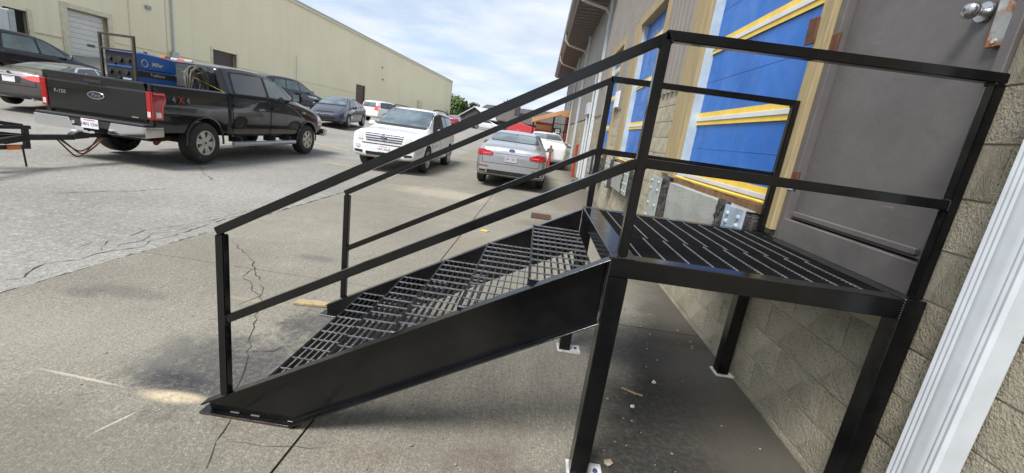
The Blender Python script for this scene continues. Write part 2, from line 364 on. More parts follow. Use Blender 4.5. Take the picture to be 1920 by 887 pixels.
def G(x, y):
    """ground height: flat by the stairs, the yard climbs gently away and to the left"""
    a = .020 * softp(min(y, 75) - 9)
    b = .075 * softp(min(-x, 17) - 7.8, .8) + .15 * softp(min(-x, 26) - 16, .6)
    return a + b * smoothstep(4, 22, y) * (1 - .8 * smoothstep(20, 36, y))

# ------------------------------------------------------------------ ground
def sheet(name, xs, ys, dz, mat, parent=None, edge=0.0):
    bm = bmesh.new(); g = [[bm.verts.new((x, y, G(x, y) + dz)) for x in xs] for y in ys]
    for j in range(len(ys) - 1):
        for i in range(len(xs) - 1): bm.faces.new((g[j][i], g[j][i + 1], g[j + 1][i + 1], g[j + 1][i]))
    if edge:
        be = [e for e in bm.edges if e.is_boundary]; r = bmesh.ops.extrude_edge_only(bm, edges=be)
        for v in r['geom']:
            if isinstance(v, bmesh.types.BMVert): v.co.z -= edge
    bmesh.ops.recalc_face_normals(bm, faces=list(bm.faces))
    if not edge:
        for f in bm.faces:
            if f.normal.z < 0: f.normal_flip()
    me = bpy.data.meshes.new(name); bm.to_mesh(me); bm.free(); me.materials.append(mat)
    for p in me.polygons: p.use_smooth = not edge
    return link(name, me, parent)
def fr(a, b, st):
    n = max(1, int(round((b - a) / st))); return [a + (b - a) * i / n for i in range(n + 1)]
gx = [-900, -400, -150, -80, -50] + fr(-40, 1, 1.0) + [5, 30, 100, 400, 900]
gy = [-300, -100, -40, -15] + fr(-8, 40, 1.0) + fr(42, 80, 2) + [100, 150, 300, 600, 1500]
lot = tag(sheet('asphalt_yard', gx, gy, -.022, ASPH), kind='structure')
apron = tag(sheet('concrete_apron', [-4.98, -2.5, -.02], fr(-8, 41, 1.0), -.012, plain('joint_dirt', (.035, .032, .027), .95, var=.3, nscale=20)), kind='structure')
ysl = [-9.0 + 3.6 * i for i in range(14)]
for y0, y1 in zip(ysl, ysl[1:]):
    for x0, x1 in ((-4.975, -2.497), (-2.485, -.004)):
        sheet('slab', fr(x0, x1, .5), fr(y0 + .006, y1 - .006, .5), random.uniform(-.001, .001), CONC, apron, .02)
CRACK = plain('crack_dirt', (.035, .032, .027), .95, var=.3, nscale=30)
def crack(pts, w, parent, seed, jag=.018, dz=.0035):
    rnd = random.Random(seed); P = []
    for (x0, y0), (x1, y1) in zip(pts, pts[1:]):
        n = max(2, int(math.hypot(x1 - x0, y1 - y0) / .06))
        for i in range(n):
            t = i / n; P.append((x0 + (x1 - x0) * t + rnd.uniform(-jag, jag), y0 + (y1 - y0) * t + rnd.uniform(-jag, jag)))
    P.append(pts[-1]); bm = bmesh.new(); prev = None
    for i, p in enumerate(P):
        a, b = P[max(0, i - 1)], P[min(len(P) - 1, i + 1)]; d = Vector((b[0] - a[0], b[1] - a[1], 0)).normalized(); nrm = Vector((-d.y, d.x, 0))
        ww = w * .5 * rnd.uniform(.2, 1.6) * min(1, .25 + min(i, len(P) - 1 - i) / 4)
        c = Vector((p[0], p[1], G(*p) + dz)); L, Q = bm.verts.new(c + nrm * ww / 2), bm.verts.new(c - nrm * ww / 2)
        if prev: bm.faces.new((prev[0], prev[1], Q, L))
        prev = (L, Q)
    bmesh.ops.recalc_face_normals(bm, faces=list(bm.faces)); me = bpy.data.meshes.new('crack'); bm.to_mesh(me); bm.free(); me.materials.append(CRACK)
    return link('crack', me, parent)
ck = [(-4.6, 2.43), (-4.06, 1.97), (-3.64, 1.45), (-3.35, .94), (-3.06, .41), (-2.85, .0), (-2.74, -.27)]
crack(ck, .012, apron, 1); crack([(-4.0, 1.92), (-3.9, 1.6), (-3.55, 1.3), (-3.6, 1.1)], .008, apron, 2); crack([(-3.15, .55), (-3.02, .62), (-2.93, .7)], .012, apron, 3)
crack([(-2.45, 1.1), (-2.1, 2.6), (-1.2, 4.0)], .004, apron, 5); crack([(-2.83, -.1), (-2.6, -.12), (-2.3, -.05)], .004, apron, 6)
crack([(-4.98, 2.2), (-4.7, 2.5), (-4.6, 2.43)], .006, apron, 7)
AD = -.0175
for i, (pts_, w_) in enumerate((([(-5.23, .97), (-5.17, 1.06), (-5.26, 1.17), (-5.33, 1.34), (-5.22, 1.5), (-5.25, 1.64), (-5.22, 1.77), (-5.13, 1.94), (-5.21, 2.13), (-5.19, 2.4), (-5.25, 3.19), (-5.2, 4.6)], .026),
    ([(-5.29, 1.73), (-5.48, 1.97), (-5.45, 2.16), (-5.53, 2.42), (-5.45, 2.6), (-5.32, 3.03), (-5.33, 3.29), (-5.3, 4.4)], .018), ([(-5.24, 1.79), (-5.31, 1.93), (-5.27, 2.12), (-5.38, 2.35), (-5.28, 2.5), (-5.31, 2.84)], .016),
    ([(-5.19, 1.34), (-5.21, 1.5)], .012), ([(-5.47, 1.63), (-5.55, 1.89), (-5.56, 2.09)], .01), ([(-5.06, 1.46), (-5.08, 1.57), (-5.05, 1.69)], .012), ([(-5.76, 2.44), (-5.54, 2.41)], .012), ([(-6.41, 2.52), (-6.17, 2.5), (-5.94, 2.44)], .01))):
    crack(pts_, w_ * .62, lot, 11 + i, .008, AD)
crack([(-8.6, 6.9), (-7.6, 5.8), (-7.0, 5.3)], .025, lot, 16, .03, AD); crack([(-7.5, 3.2), (-7.0, 4.0), (-6.9, 4.4)], .02, lot, 17, .03, AD)
crack([(-5.02, -1.5), (-5.01, 1.2), (-5.02, 3.8), (-5.03, 6), (-5.0, 12)], .05, lot, 18, .02, AD)
# bare masked patches, chalk marks
def groundpatch(name, pts, mat, dz, parent):
    bm = bmesh.new(); f = bm.faces.new([bm.verts.new((x, y, G(x, y) + dz)) for x, y in pts])
    if f.normal.z < 0: f.normal_flip()
    bm.normal_update()
    for q in bm.faces:
        if q.normal.z < 0: q.normal_flip()
    me = bpy.data.meshes.new(name); bm.to_mesh(me); bm.free(); me.materials.append(mat); return link(name, me, parent)
sh = thing('timber_offcut', (-3.1, 1.3, 0), 'flat tan timber offcut lying by the far foot of the steel stairs', 'offcut')
MB().prism([(-3.26, 1.24), (-3.25, 1.315), (-2.97, 1.35), (-2.96, 1.28)], 'z', .004, .022).build('plank', TAN, sh, .002)
# parking lines
def strip(x0, y0, x1, y1, w):
    d = Vector((x1 - x0, y1 - y0, 0)).normalized(); n = Vector((-d.y, d.x, 0)) * w / 2; k = 12; bm = bmesh.new(); pv = None
    for i in range(k + 1):
        x, y = x0 + (x1 - x0) * i / k, y0 + (y1 - y0) * i / k
        a, b = bm.verts.new((x + n.x, y + n.y, G(x + n.x, y + n.y) - .014)), bm.verts.new((x - n.x, y - n.y, G(x - n.x, y - n.y) - .014))
        if pv: bm.faces.new((pv[0], pv[1], b, a))
        pv = (a, b)
    bmesh.ops.recalc_face_normals(bm, faces=list(bm.faces)); me = bpy.data.meshes.new('l'); bm.to_mesh(me); bm.free(); me.materials.append(YELLINE); link('painted_line', me, lot)
strip(-7.9, 12.6, -10.2, 13.6, .12); strip(-6.35, 9.3, -7.1, 9.4, .12); strip(-8.0, 13.0, -8.0, 15.5, .12)
# drain grate
dg = thing('drain_grate', (-1.37, 6.22, 0), 'rusty slotted drain grate set in the concrete apron', 'drain grate')
B(-1.56, -1.18, 5.96, 6.5, .001, .008).build('frame', plain('drain_shadow', (.02, .016, .013), .9), dg)  # solid dark plate: shade of the drain pit painted between the slats
for i in range(9): B(-1.54 + i * .041, -1.518 + i * .041, 5.98, 6.48, .0085, .018).build('slat', RUST, dg)
# litter: stones and chips
STONE = plain('stone_chip', (.26, .22, .16), .9, var=.4, nscale=30); WCHIP = plain('white_chip', (.62, .62, .6), .8)
def pebble(x, y, r, mat, name='stone_chip'):
    bm = bmesh.new(); bmesh.ops.create_icosphere(bm, subdivisions=1, radius=r)
    for v in bm.verts: v.co *= random.uniform(.7, 1.2); v.co.z = v.co.z * .45 + r * .33; v.co.x *= random.uniform(.8, 1.5)
    bmesh.ops.rotate(bm, verts=bm.verts, matrix=Matrix.Rotation(random.uniform(0, 6), 3, 'Z')); bmesh.ops.translate(bm, verts=bm.verts, vec=(x, y, G(x, y) + .002))
    me = bpy.data.meshes.new(name); bm.to_mesh(me); bm.free(); me.materials.append(mat); return me
lm = bmesh.new()
def addme(bm, me): bm.from_mesh(me); bpy.data.meshes.remove(me)
for i in range(150):
    x, y = random.uniform(-2.4, -.12), random.uniform(-.3, 2.4)
    addme(lm, pebble(x, y, random.choice((.004, .005, .007, .011)), STONE))
for i in range(60): addme(lm, pebble(random.uniform(-4.8, -2.6), random.uniform(0, 4), random.choice((.004, .006)), STONE))
me = bpy.data.meshes.new('grit'); lm.to_mesh(me); lm.free(); me.materials.append(STONE)
tag(link('loose_grit', me), 'loose stone grit scattered on the concrete under the landing', 'grit', kind='stuff')
for x, y, r, mt, lb in ((-.62, .93, .018, WCHIP, 'white stone chip nearest the splashed base plate under the landing'), (-.83, .62, .017, WCHIP, 'white stone chip lying on the black stain under the landing'), (-1.05, .12, .022, STONE, 'largest tan stone chip on the ground by the near landing leg'), (-1.0, -.02, .016, STONE, 'grey stone chip between the near leg and the block wall')):
    tag(link('stone_chip', pebble(x, y, r, mt)), lb, 'stone')
tag(MB().path([(-.86, .80, .009), (-.8, .76, .012), (-.74, .745, .009)], .006, 6).build('splinter', TAN), 'thin tan wood splinter lying on the black stain under the landing', 'splinter')
yw = MB(); yw.prism([(-2.28, 4.42), (-2.18, 4.40), (-2.14, 4.46), (-2.25, 4.48)], 'z', .005, .016)
tag(yw.build('wrapper', plain('yellow_plastic', (.75, .55, .05), .4)), 'small yellow wrapper on the concrete beyond the stairs', 'litter')

# ------------------------------------------------------------------ warehouse on the right (wall face X = 0)
WH = thing('warehouse', (0, 0, 0), 'taupe ribbed metal warehouse on a split-face block base with blue dock doors', 'warehouse')
ZB = .0381; CH = .2032; ZS = 2.235; ZTOP = 5.95
Y1a, Y1b = 1.27, 3.34                       # dock openings
DOCKS = [(1.27, 3.34), (5.28, 7.06), (8.75, 10.25)]
DZ0, DZ1 = 1.20, 3.68
DRa, DRb, DRz0, DRz1 = .075, 1.15, 1.045, 3.15
bw = MB(); X0, X1 = .010, .26
def seg(mbx, y0, y1, z0, z1): mbx.box(X0, X1, y0, y1, z0, z1)
seg(bw, -9, DRa, -.2, ZS); seg(bw, DRa, DRb, -.2, DRz0); seg(bw, DRb, Y1a, -.2, ZS); seg(bw, Y1a, Y1b, -.2, DZ0); seg(bw, Y1b, 5.28, -.2, ZS); seg(bw, 5.28, 7.06, -.2, DZ0); seg(bw, 7.06, 8.75, -.2, ZS); seg(bw, 8.75, 10.25, -.2, DZ0)
bw.build('block_wall', MORTAR, WH)
BW = WH.children[0]
fb = MB(); fb.box(0, .26, 10.251, 24.0, -.2, ZS); fb.build('far_block_wall', FARB, WH)
bmvar = []
for k in range(7):
    rnd = random.Random(40 + k); bm = bmesh.new(); nx, nz = 6, 4; w, h, dep = .394, .190, .034
    g = [[bm.verts.new((-(0 if 0 < i < nx and 0 < j < nz else -.004) - (rnd.uniform(-.003, .004) if 0 < i < nx and 0 < j < nz else 0), w * (i / nx - .5), h * (j / nz - .5))) for i in range(nx + 1)] for j in range(nz + 1)]
    for j in range(nz):
        for i in range(nx): bm.faces.new((g[j][i], g[j + 1][i], g[j + 1][i + 1], g[j][i + 1]))
    be = [e for e in bm.edges if e.is_boundary]; r = bmesh.ops.extrude_edge_only(bm, edges=be)
    for v in r['geom']:
        if isinstance(v, bmesh.types.BMVert): v.co.x = dep
    bmesh.ops.recalc_face_normals(bm, faces=list(bm.faces))
    me = bpy.data.meshes.new('block'); bm.to_mesh(me); bm.free(); me.materials.append(BLOCK)
    for p in me.polygons: p.use_smooth = True
    me.set_sharp_from_angle(angle=R(50)); bmvar.append(me)
def free(y0, y1, z0, z1):
    """parts of a block span that are wall, not opening"""
    ops = [(DRa, DRb, DRz0 - .05, 9), (1.13, 3.36, DZ0 - .09, 9), (5.26, 7.08, DZ0 - .09, 9), (8.73, 10.3, DZ0 - .09, 9), (3.36, 3.42, DZ0 + .05, 9)]
    sp = [(y0, y1)]
    for a, b, c, d in ops:
        if z1 > c + .02 and z0 < d:
            n = []
            for p, q in sp:
                if q <= a or p >= b: n.append((p, q)); continue
                if p < a - .03: n.append((p, a))
                if q > b + .03: n.append((b, q))
            sp = n
    return sp
nb = 0
for c in range(-1, 11):
    z0 = ZB + c * CH; z1 = z0 + CH; off = -.25 + (c % 2) * .2032
    z0c = max(z0, -.06)
    for k in range(-3, 26):
        y0 = off + k * .4064; y1 = y0 + .4064
        if y0 > 8.72: continue
        for a, b in free(y0, y1, z0c, z1):
            o = link('block', random.choice(bmvar), BW); sy = (b - a - .008) / .394
            o.location = (random.uniform(-.003, .003), (a + b) / 2, (z0c + z1) / 2); o.scale = (1, sy, (z1 - z0c - .008) / .190); nb += 1
# metal siding: ribbed panels
def siding(y0, y1, z0, z1, pitch=.205, d=.032, mat=None, name='siding_panel', parent=WH):
    prof = []; y = y0; n = max(1, round((y1 - y0) / pitch)); p = (y1 - y0) / n
    for i in range(n):
        a = y0 + i * p; prof += [(a, 0), (a + p * .18, 0), (a + p * .26, -d), (a + p * .84, -d), (a + p * .92, 0)]
    prof.append((y1, 0)); bm = bmesh.new()
    A = [bm.verts.new((x, yy, z0)) for yy, x in prof]; C = [bm.verts.new((x, yy, z1)) for yy, x in prof]
    D = [bm.verts.new((.06, yy, z0)) for yy, x in prof]
    for i in range(len(prof) - 1): bm.faces.new((A[i], C[i], C[i + 1], A[i + 1])); bm.faces.new((A[i], A[i + 1], D[i + 1], D[i]))
    bmesh.ops.recalc_face_normals(bm, faces=list(bm.faces)); me = bpy.data.meshes.new(name); bm.to_mesh(me); bm.free(); me.materials.append(mat or SIDING)
    return link(name, me, parent)
for a, b, z in ((-8, -4, ZS), (-4, .0, ZS), (0, 1.25, 3.25), (1.25, 3.38, 3.84), (3.92, 5.08, ZS), (3.38, 3.92, 3.84), (5.08, 7.75, 3.84), (7.76, 8.6, ZS), (8.6, 10.75, 3.84), (10.76, 12.6, ZS)):
    siding(a + .004, b - .004, z, ZTOP)
for a in range(0, 3): siding(12.6 + a * 3.8 + .004, 12.6 + (a + 1) * 3.8 - .004, ZS + .05, ZTOP, 1.9, .006, SIDING2)
siding(24.0, 34, .2, ZTOP, .45, .05, SIDING2)
B(.07, .26, -8, 24, ZS + .002, ZTOP).build('frame_backing', SOFFIT, WH) if False else None
for a, b, z in ((-8, DRa, ZS), (DRa, DRb, DRz1), (DRb, Y1a, ZS), (Y1a, Y1b, DZ1), (Y1b, 5.28, ZS), (5.28, 7.06, DZ1), (7.06, 8.75, ZS), (8.75, 10.25, DZ1), (10.25, 34, ZS)):
    B(.062, .26, a, b, z, ZTOP).build('wall_core', MORTAR, WH)
# eave
ROOFM = plain('roof_metal', (.20, .19, .175), .5)
EY = 11.2                                   # near overhang, out of view, left off to keep its shade off the stairs
B(-.98, .3, EY, 34, ZTOP + .002, ZTOP + .06).build('soffit', SOFFIT, WH)
B(-.07, .3, -8, EY - .002, ZTOP + .002, ZTOP + .30).build('unseen_parapet_cap', FASCIA, WH)  # unseen wall edge, made up where the overhang is omitted for light
for i in range(54):
    B(-.95, -.002, EY + .1 + i * .42, EY + .13 + i * .42, ZTOP - .010, ZTOP + .001).build('soffit_rib', SOFFIT, WH)
B(-1.06, -.985, EY, 34, ZTOP - .03, ZTOP + .26).build('fascia', FASCIA, WH)
MB().prism([(-1.20, ZTOP + .10), (-1.18, ZTOP + .05), (-1.07, ZTOP + .05), (-1.065, ZTOP + .24), (-1.21, ZTOP + .24)], 'y', EY, 34).build('gutter', FASCIA, WH)
MB().prism([(-1.1, ZTOP + .262), (8, ZTOP + 1.4), (8, ZTOP + 1.5), (-1.1, ZTOP + .34)], 'y', EY, 34).build('roof', ROOFM, WH)
MB().prism([(-.06, ZTOP + .302), (8, ZTOP + 1.4), (8, ZTOP + 1.5), (-.06, ZTOP + .36)], 'y', -8, EY - .002).build('roof', ROOFM, WH)
B(8, 8.2, -9, 34, -.2, ZTOP + 1.39).build('rear_wall', SIDING2, WH); B(.3, 8, -9, -8.8, -.2, ZTOP + .3).build('end_wall', SIDING2, WH); B(.27, 7.99, 33.8, 34, -.2, ZTOP + .3).build('end_wall', SIDING2, WH)
# downspouts
def downspout(y, z0, z1, w=.10, d=.08, x=0.0, ribs=5, elbow=False):
    e = x - .012; prof = [(y - w / 2, e)]
    f = e - d
    pts = [(y - w / 2, e), (y - w / 2, f + .012)]
    step = w / (ribs * 2 + 1)
    pts += [(y - w / 2 + .008, f)]
    n = 15; seq = [0, 1, 0, 1, 0, 0, 0, 0, 0, 0, 1, 0, 1, 0, 1, 0]
    for i, q in enumerate(seq):
        yy = y - w / 2 + .010 + (w - .020) * i / (len(seq) - 1); pts.append((yy, f + (.0028 if q else 0)))
    pts += [(y + w / 2 - .008, f), (y + w / 2, f + .012), (y + w / 2, e)]
    bm = MB(); bm.prism([(b, a) for a, b in pts], 'z', z0, z1)
    return bm.build('downspout', WHITE, WH, smooth=True, angle=25)
downspout(-.235, -.02, ZTOP, .155, .085, 0)
downspout(12.35, .16, ZTOP, .12, .09); downspout(18.9, .3, ZTOP, .12, .09); downspout(24.2, .4, ZTOP, .12, .09)
for yy in (12.35, 18.9, 24.2):
    MB().path([(-1.12, yy + .1, ZTOP + .06), (-1.12, yy + .1, ZTOP - .25), (-.95, yy + .05, ZTOP - .45), (-.2, yy, ZTOP - .62), (-.06, yy, ZTOP - .8)], .045, 8).build('gutter_pipe', plain('taupe_pipe', (.4, .36, .31), .5), WH, smooth=True)
# personnel door
pd = B(.036, .075, .130, 1.080, 1.188, 3.095).build('door', DOORP, WH, .003)
B(.030, .0355, .14, 1.07, 1.192, 1.203).build('door_sweep', DOORP, pd, .002)
MB().box(.012, .035, .18, 1.07, 1.205, 1.235).build('kick_ledge', DOORP, pd, .004)
f_ = MB(); f_.box(-.012, .09, .078, .122, 1.045, 3.15); f_.box(-.012, .09, 1.088, 1.148, 1.045, 3.15); f_.box(-.012, .09, .122, 1.088, 3.1, 3.15)
f_.box(-.012, .09, .122, 1.088, 1.045, 1.182); f_.build('door_frame', DOORP, WH, .003)
kn = MB().lathe([(.0, -.075), (.018, -.072), (.029, -.058), (.031, -.042), (.024, -.028), (.014, -.02), (.014, -.004), (.036, -.002), (.038, .006), (0, .006)], 24, 'x')
kob = kn.build('door_knob', SATIN, pd, smooth=True, angle=60); kob.location = (.022, .275, 2.165)
kk = MB().cyl((-.078, 0, 0), (-.072, 0, 0), .007, 10).build('keyhole', plain('key_steel', (.2, .2, .2), .4, .8), pd); kk.location = (.022, .275, 2.165)
MB().prism([(.15, 2.02), (.21, 2.02), (.215, 2.2), (.21, 2.42), (.15, 2.42)], 'x', .014, .029).build('latch_guard', RUSTPL, pd, .003)
MB().cyl((.010, .18, 2.04), (.016, .18, 2.04), .009, 8).build('screw', GALV, pd)
for z in (2.21, 1.42, 2.95):
    hg = MB().cyl((-.005, 1.088, z - .055), (-.005, 1.088, z + .055), .009, 10); hg.box(-.016, -.0125, 1.09, 1.135, z - .05, z + .05); hg.build('hinge', RUST, pd)
B(-.016, -.0125, 1.09, 1.14, 1.36, 1.42).build('hinge_plate', BLUST, pd)
B(.10, .2, .0755, 1.149, 1.05, 3.149).build('door_backing', WELL, WH)
# timber trims and dock doors
TRIMS = [(1.150, 1.262, 1.09, 3.84), (3.345, 3.90, 1.21, 3.84), (5.10, 5.275, 1.25, 3.84), (7.065, 7.70, 1.21, 3.84), (8.58, 8.745, 1.25, 3.84), (10.255, 10.70, 1.21, 3.84)]
for i, (a, b, z0, z1) in enumerate(TRIMS):
    B(-.045, .06, a, b if b - a < .3 else a + .20, z0, z1).build('timber_post', TAN, WH, .004)
    if b - a > .3: B(-.028, .05, a + .206, b, z0 + .02, z1).build('timber_post', TAN, WH, .004)
for a, b in DOCKS:
    B(-.05, .06, a + .003, b - .003, DZ1 - .005, 3.838).build('timber_header', TAN, WH, .004)
for n, (a, b) in enumerate(DOCKS):
    dd = B(.115, .16, a + .01, b - .01, DZ0 + .02, DZ1 - .01).build('dock_door', BLUE, WH)
    zs = [1.235, 1.87, 2.60, 3.285, DZ1 - .012]
    for k in range(4):
        sec = B(.088, .118, a + .012, b - .012, zs[k] + .002, zs[k + 1] - .002).build('door_section', BLUE, dd, .004)
        mid = (zs[k] + zs[k + 1]) / 2 + .02
        B(.0855, .0878, a + .015, b - .015, mid - .004, mid + .004).build('section_rib', BLUE, dd, .001)
    for z in (zs[0] + .03, 1.87, 2.60, 3.285):
        w0, w1 = (.115, .055) if z > 1.5 else (.07, .06)
        B(.074, .0795, a + .016, b - .016, z + .018, z + .066).build('yellow_stripe', YEL, dd)
        B(.066, .0795, a + .016, b - .016, z - .022, z + .0165).build('white_stripe', WSTR, dd, .002)
        B(.074, .0795, a + .016, b - .016, z - .062, z - .0235).build('yellow_stripe', YEL, dd)
    B(-.004, .10, b - .030, b - .001, DZ0 + .03, DZ1 - .006).build('door_jamb', JAMB, WH, .002)
    B(.03, .10, a + .001, a + .012, DZ0 + .03, DZ1 - .006).build('door_jamb', JAMB, WH)
    # sill, leveller lip, bumpers
    for k in range(9):
        ww = (b - a) / 9; B(-.03 + random.uniform(-.008, .008), .11, a + k * ww + .002, a + (k + 1) * ww - .002, DZ0 - .045 + random.uniform(-.006, .006), DZ0 + .018 + random.uniform(-.008, .006)).build('sill_block', OSB, WH, .004)
    MB().path([(-.02, a + .05, DZ0 + .035), (-.02, (a + b) / 2, DZ0 + .030), (-.02, b - .04, DZ0 + .034)], .014, 6).build('bottom_seal', YEL, WH)
    lip = MB().prism([(-.006, .66), (-.085, .68), (-.10, .98), (-.10, 1.165), (-.02, 1.165)], 'y', a + .19 if n else a + .12, b - .13); lip.build('dock_leveller_lip', DIAM, WH, .004)
    for yy, mt in ((b + .03, GREYST), (a - .10 if n else a + .04, BLUST if n == 0 else GREYST)):
        y0 = yy; y1 = yy + (.42 if yy > a + 1 else .30); zt, zb = (1.19, .64) if yy > a + 1 else (1.17, .72)
        pl = B(-.155, -.140, y0, y1, zb, zt).build('bumper_plate', mt, WH, .002)
        for bz in (zb + .06, (zb * 2 + zt) / 3 + .03, (zb + zt * 2) / 3 + .03, zt - .06):
            for by in (y0 + .06, y1 - .07):
                MB().lathe([(0, -.175), (.014, -.172), (.020, -.160), (.021, -.1545)], 10, 'x').build('bolt_head', mt, pl).location = (0, by, bz)
        if yy > a + 1:
            for k in range(7):
                B(-.138 + random.uniform(-.012, .006), -.002, y0 + .01 + k * .058, y0 + .062 + k * .058, zb - .02 + random.uniform(-.02, .02), zt - .02 + random.uniform(-.02, .02)).build('rubber_pad', RUBBER, WH, .004)
        else:
            for k in range(8):
                B(-.138, -.002, y0 + .008 + k * .036, y0 + .040 + k * .036, zb - .02, zt - .03 + random.uniform(-.01, .02)).build('rubber_pad', RUBBER, WH, .004)
            for k in range(5):
                zz = [zb - .03 + j * .033 for j in range(16)]
                MB().path([(-.125 + random.uniform(-.012, .012), y1 + .03 + k * .036 + random.uniform(-.012, .012), z) for z in zz], .021, 6).build('frayed_rubber', RUBBER, WH, smooth=True)
MB().prism([(1.24, 2.23), (1.335, 2.235), (1.345, 2.39), (1.25, 2.385)], 'x', -.058, -.047).build('rusty_bracket', RUST, WH, .002)
B(-.02, .02, 1.263, 1.345, 1.19, 1.37).build('rusty_bracket', RUST, WH, .004)
# meter box, conduits, small signs
eb = B(-.18, -.002, 13.35, 14.05, 2.36, 2.74).build('meter_box', WHITE, WH, .01); B(-.188, -.181, 13.42, 13.98, 2.42, 2.68).build('box_cover', GREYB, eb, .002)
MB().cyl((-.10, 13.7, .2), (-.10, 13.7, 2.355), .05).build('conduit', WHITE, WH); MB().cyl((-.07, 13.2, .2), (-.07, 13.2, 3.6), .035).build('conduit', WHITE, WH)
B(-.075, -.035, 8.1, 8.5, 2.28, 2.62).build('notice_plate', PLATE, WH)
for y in (26.0, 27.2, 28.6): B(-.09, -.052, y, y + .5, 1.3, 3.9).build('dark_slit_window', GLASS, WH)
MB().lathe([(0, 0), (.05, .01), (.07, .05), (.06, .10), (.03, .14), (0, .15)], 12, 'x').build('wall_bell', RED, WH).location = (-.16, 11.6, 3.1)

# ------------------------------------------------------------------ black steel stairs and landing
ST = thing('steel_stairs', (-1.9, .63, 0), 'black steel stairs with grating treads, landing and tube handrails', 'stairs')
D, W, H = 1.248, 1.2525, 1.055
xr = -.028                                   # right side of the landing frame
def sb(name, *a, bev=.003, par=ST, mat=None): return B(*a).build(name, mat or STEEL, par, bev)
# frame
sb('frame_beam', -D, -.112, 0, .078, .975, H); sb('frame_beam', -D, xr, W - .078, W, .975, H)
sb('frame_beam', -D + .001, -D + .1, .0785, W - .0785, .975, H); sb('frame_beam', -.112, xr, .0785, W - .0785, .975, H - .004)
for i, (lx, ly) in enumerate(((-D + .002, 0.002), (-D + .002, W - .08), (xr - .082, W - .08))):
    lg = sb('leg', lx, lx + .078, ly, ly + .078, .012, .974)
    pl = B(lx - .012, lx + .155, ly - .02, ly + .10, .002, .0115).build('base_plate', RUSTPL if i == 9 else plain('splashed_white_plate', (.50, .50, .49), .6, var=.3, nscale=25, dirt=.3), lg, .001)
    MB().cyl((lx + .122, ly + .045, .0118), (lx + .122, ly + .045, .024), .011, 6).build('anchor_bolt', plain('blue_bolt', (.03, .06, .16), .5), lg)
lg = sb('leg', -.110, -.026, .0, .080, .012, H + .004); B(-.18, -.03, -.02, .10, .002, .0115).build('base_plate', STEEL, lg, .001)
# welds
def weld(p, q, r=.004):
    p, q = Vector(p), Vector(q); n = max(2, int((q - p).length / .009)); mbx = MB()
    for i in range(n):
        c = p.lerp(q, i / (n - 1)); mbx.lathe([(0, -r), (r * .8, -r * .6), (r, 0), (r * .8, r * .6), (0, r)], 6, 'z')
        for v in list(mbx.bm.verts)[-30:]: v.co += c
    return mbx.build('weld_bead', plain('weld_grey', (.02, .02, .021), .4, .2), ST, smooth=True, angle=80)
weld((-.112, -.001, .98), (-.112, -.001, H)); weld((-D - .002, .004, .79), (-D - .002, .004, H)); weld((-D + .03, -.002, H + .002), (-D + .085, .0, H + .002)); weld((-D + .0, .06, .8), (-D, .06, 1.04))
# stringers: outward-facing channels
TX, TZ, BX, BZ = -1.250, 1.034, -2.970, .062
sl = (TZ - BZ) / (TX - BX); dv = .272
foot_x = BX
def ztop(x): return TZ + (x - TX) * sl
bxg = BX + (dv + .0) / sl - (BZ - .012) / sl     # where the lower flange meets the foot plate
def stringer(yw0, yw1, yf0, yf1):
    """web between yw0..yw1, flanges yf0..yf1"""
    s = MB().prism([(TX, ztop(TX)), (TX, ztop(TX) - dv), (foot_x + dv / sl - (BZ - .010) / sl, .010), (foot_x + .0, .010), (foot_x - .008, BZ - .012), (foot_x, BZ)], 'y', yw0, yw1)
    o = s.build('stringer', STEEL, ST, .0015)
    t = .008; nx, nz = -sl, 1.0; L = math.hypot(nx, nz); nx, nz = nx / L * t, nz / L * t
    a, b = (TX, ztop(TX)), (foot_x - .012, ztop(foot_x - .012))
    MB().prism([a, b, (b[0] + nx, b[1] + nz), (a[0], a[1] + nz)], 'y', yf0, yf1).build('flange', STEEL, o, .0015)
    a, b = (TX, ztop(TX) - dv), (foot_x + dv / sl - (BZ - .012) / sl + .008, .014)
    MB().prism([a, b, (b[0] - nx, b[1] - nz + .002), (a[0], a[1] - nz)], 'y', yf0, yf1).build('flange', STEEL, o, .0015)
    return o
s1 = stringer(.052, .059, .008, .0595); s2 = stringer(W - .059, W - .052, W - .0595, W - .008)
for y0, y1 in ((.022, .11), (W - .11, W - .022)):
    B(foot_x - .035, foot_x + .43, y0, y1, .002, .0095).build('foot_plate', STEEL, ST, .001)
B(foot_x - .03, foot_x + .425, .0175, .0215, .0022, .0085).build('rusty_plate_edge', m_rust('dark_rust', (.085, .04, .025), (.03, .02, .015)), ST)
for xw in (foot_x + .1, foot_x + .2, foot_x + .38): B(xw, xw + .045, .044, .0515, .010, .018).build('weld_bead', STEEL if xw > foot_x + .3 else plain('weld_bright', (.07, .07, .07), .5), ST, .002)
# treads: grating
def grating(name, x0, x1, y0, y1, z, along, bp, cp, bh=.028, bt=.0036, rt_=.0042, par=ST, cz=.0):
    """bearing bars run along 'along'; cross rods across on top"""
    bb, cc = MB(), MB()
    if along == 'y':
        n = round((x1 - x0) / bp)
        for i in range(n + 1): x = x0 + (x1 - x0) * i / n; bb.box(x - bt / 2, x + bt / 2, y0, y1, z - bh, z)
        n = round((y1 - y0) / cp)
        for i in range(n + 1): y = y0 + (y1 - y0) * i / n; cc.box(x0 - .002, x1 + .002, y - rt_ / 2, y + rt_ / 2, z - .006, z + .0015)
    else:
        n = round((y1 - y0) / bp)
        for i in range(n + 1): y = y0 + (y1 - y0) * i / n; bb.box(x0, x1, y - bt / 2, y + bt / 2, z - bh, z)
        x = x0 + cz
        while x < x1: cc.box(x - rt_ / 2, x + rt_ / 2, y0 - .002, y1 + .002, z - .006, z + .0015); x += cp
    return bb, cc
GRATE = plain('worn_black_grating', (.012, .012, .013), .45, 0, .3, 20)
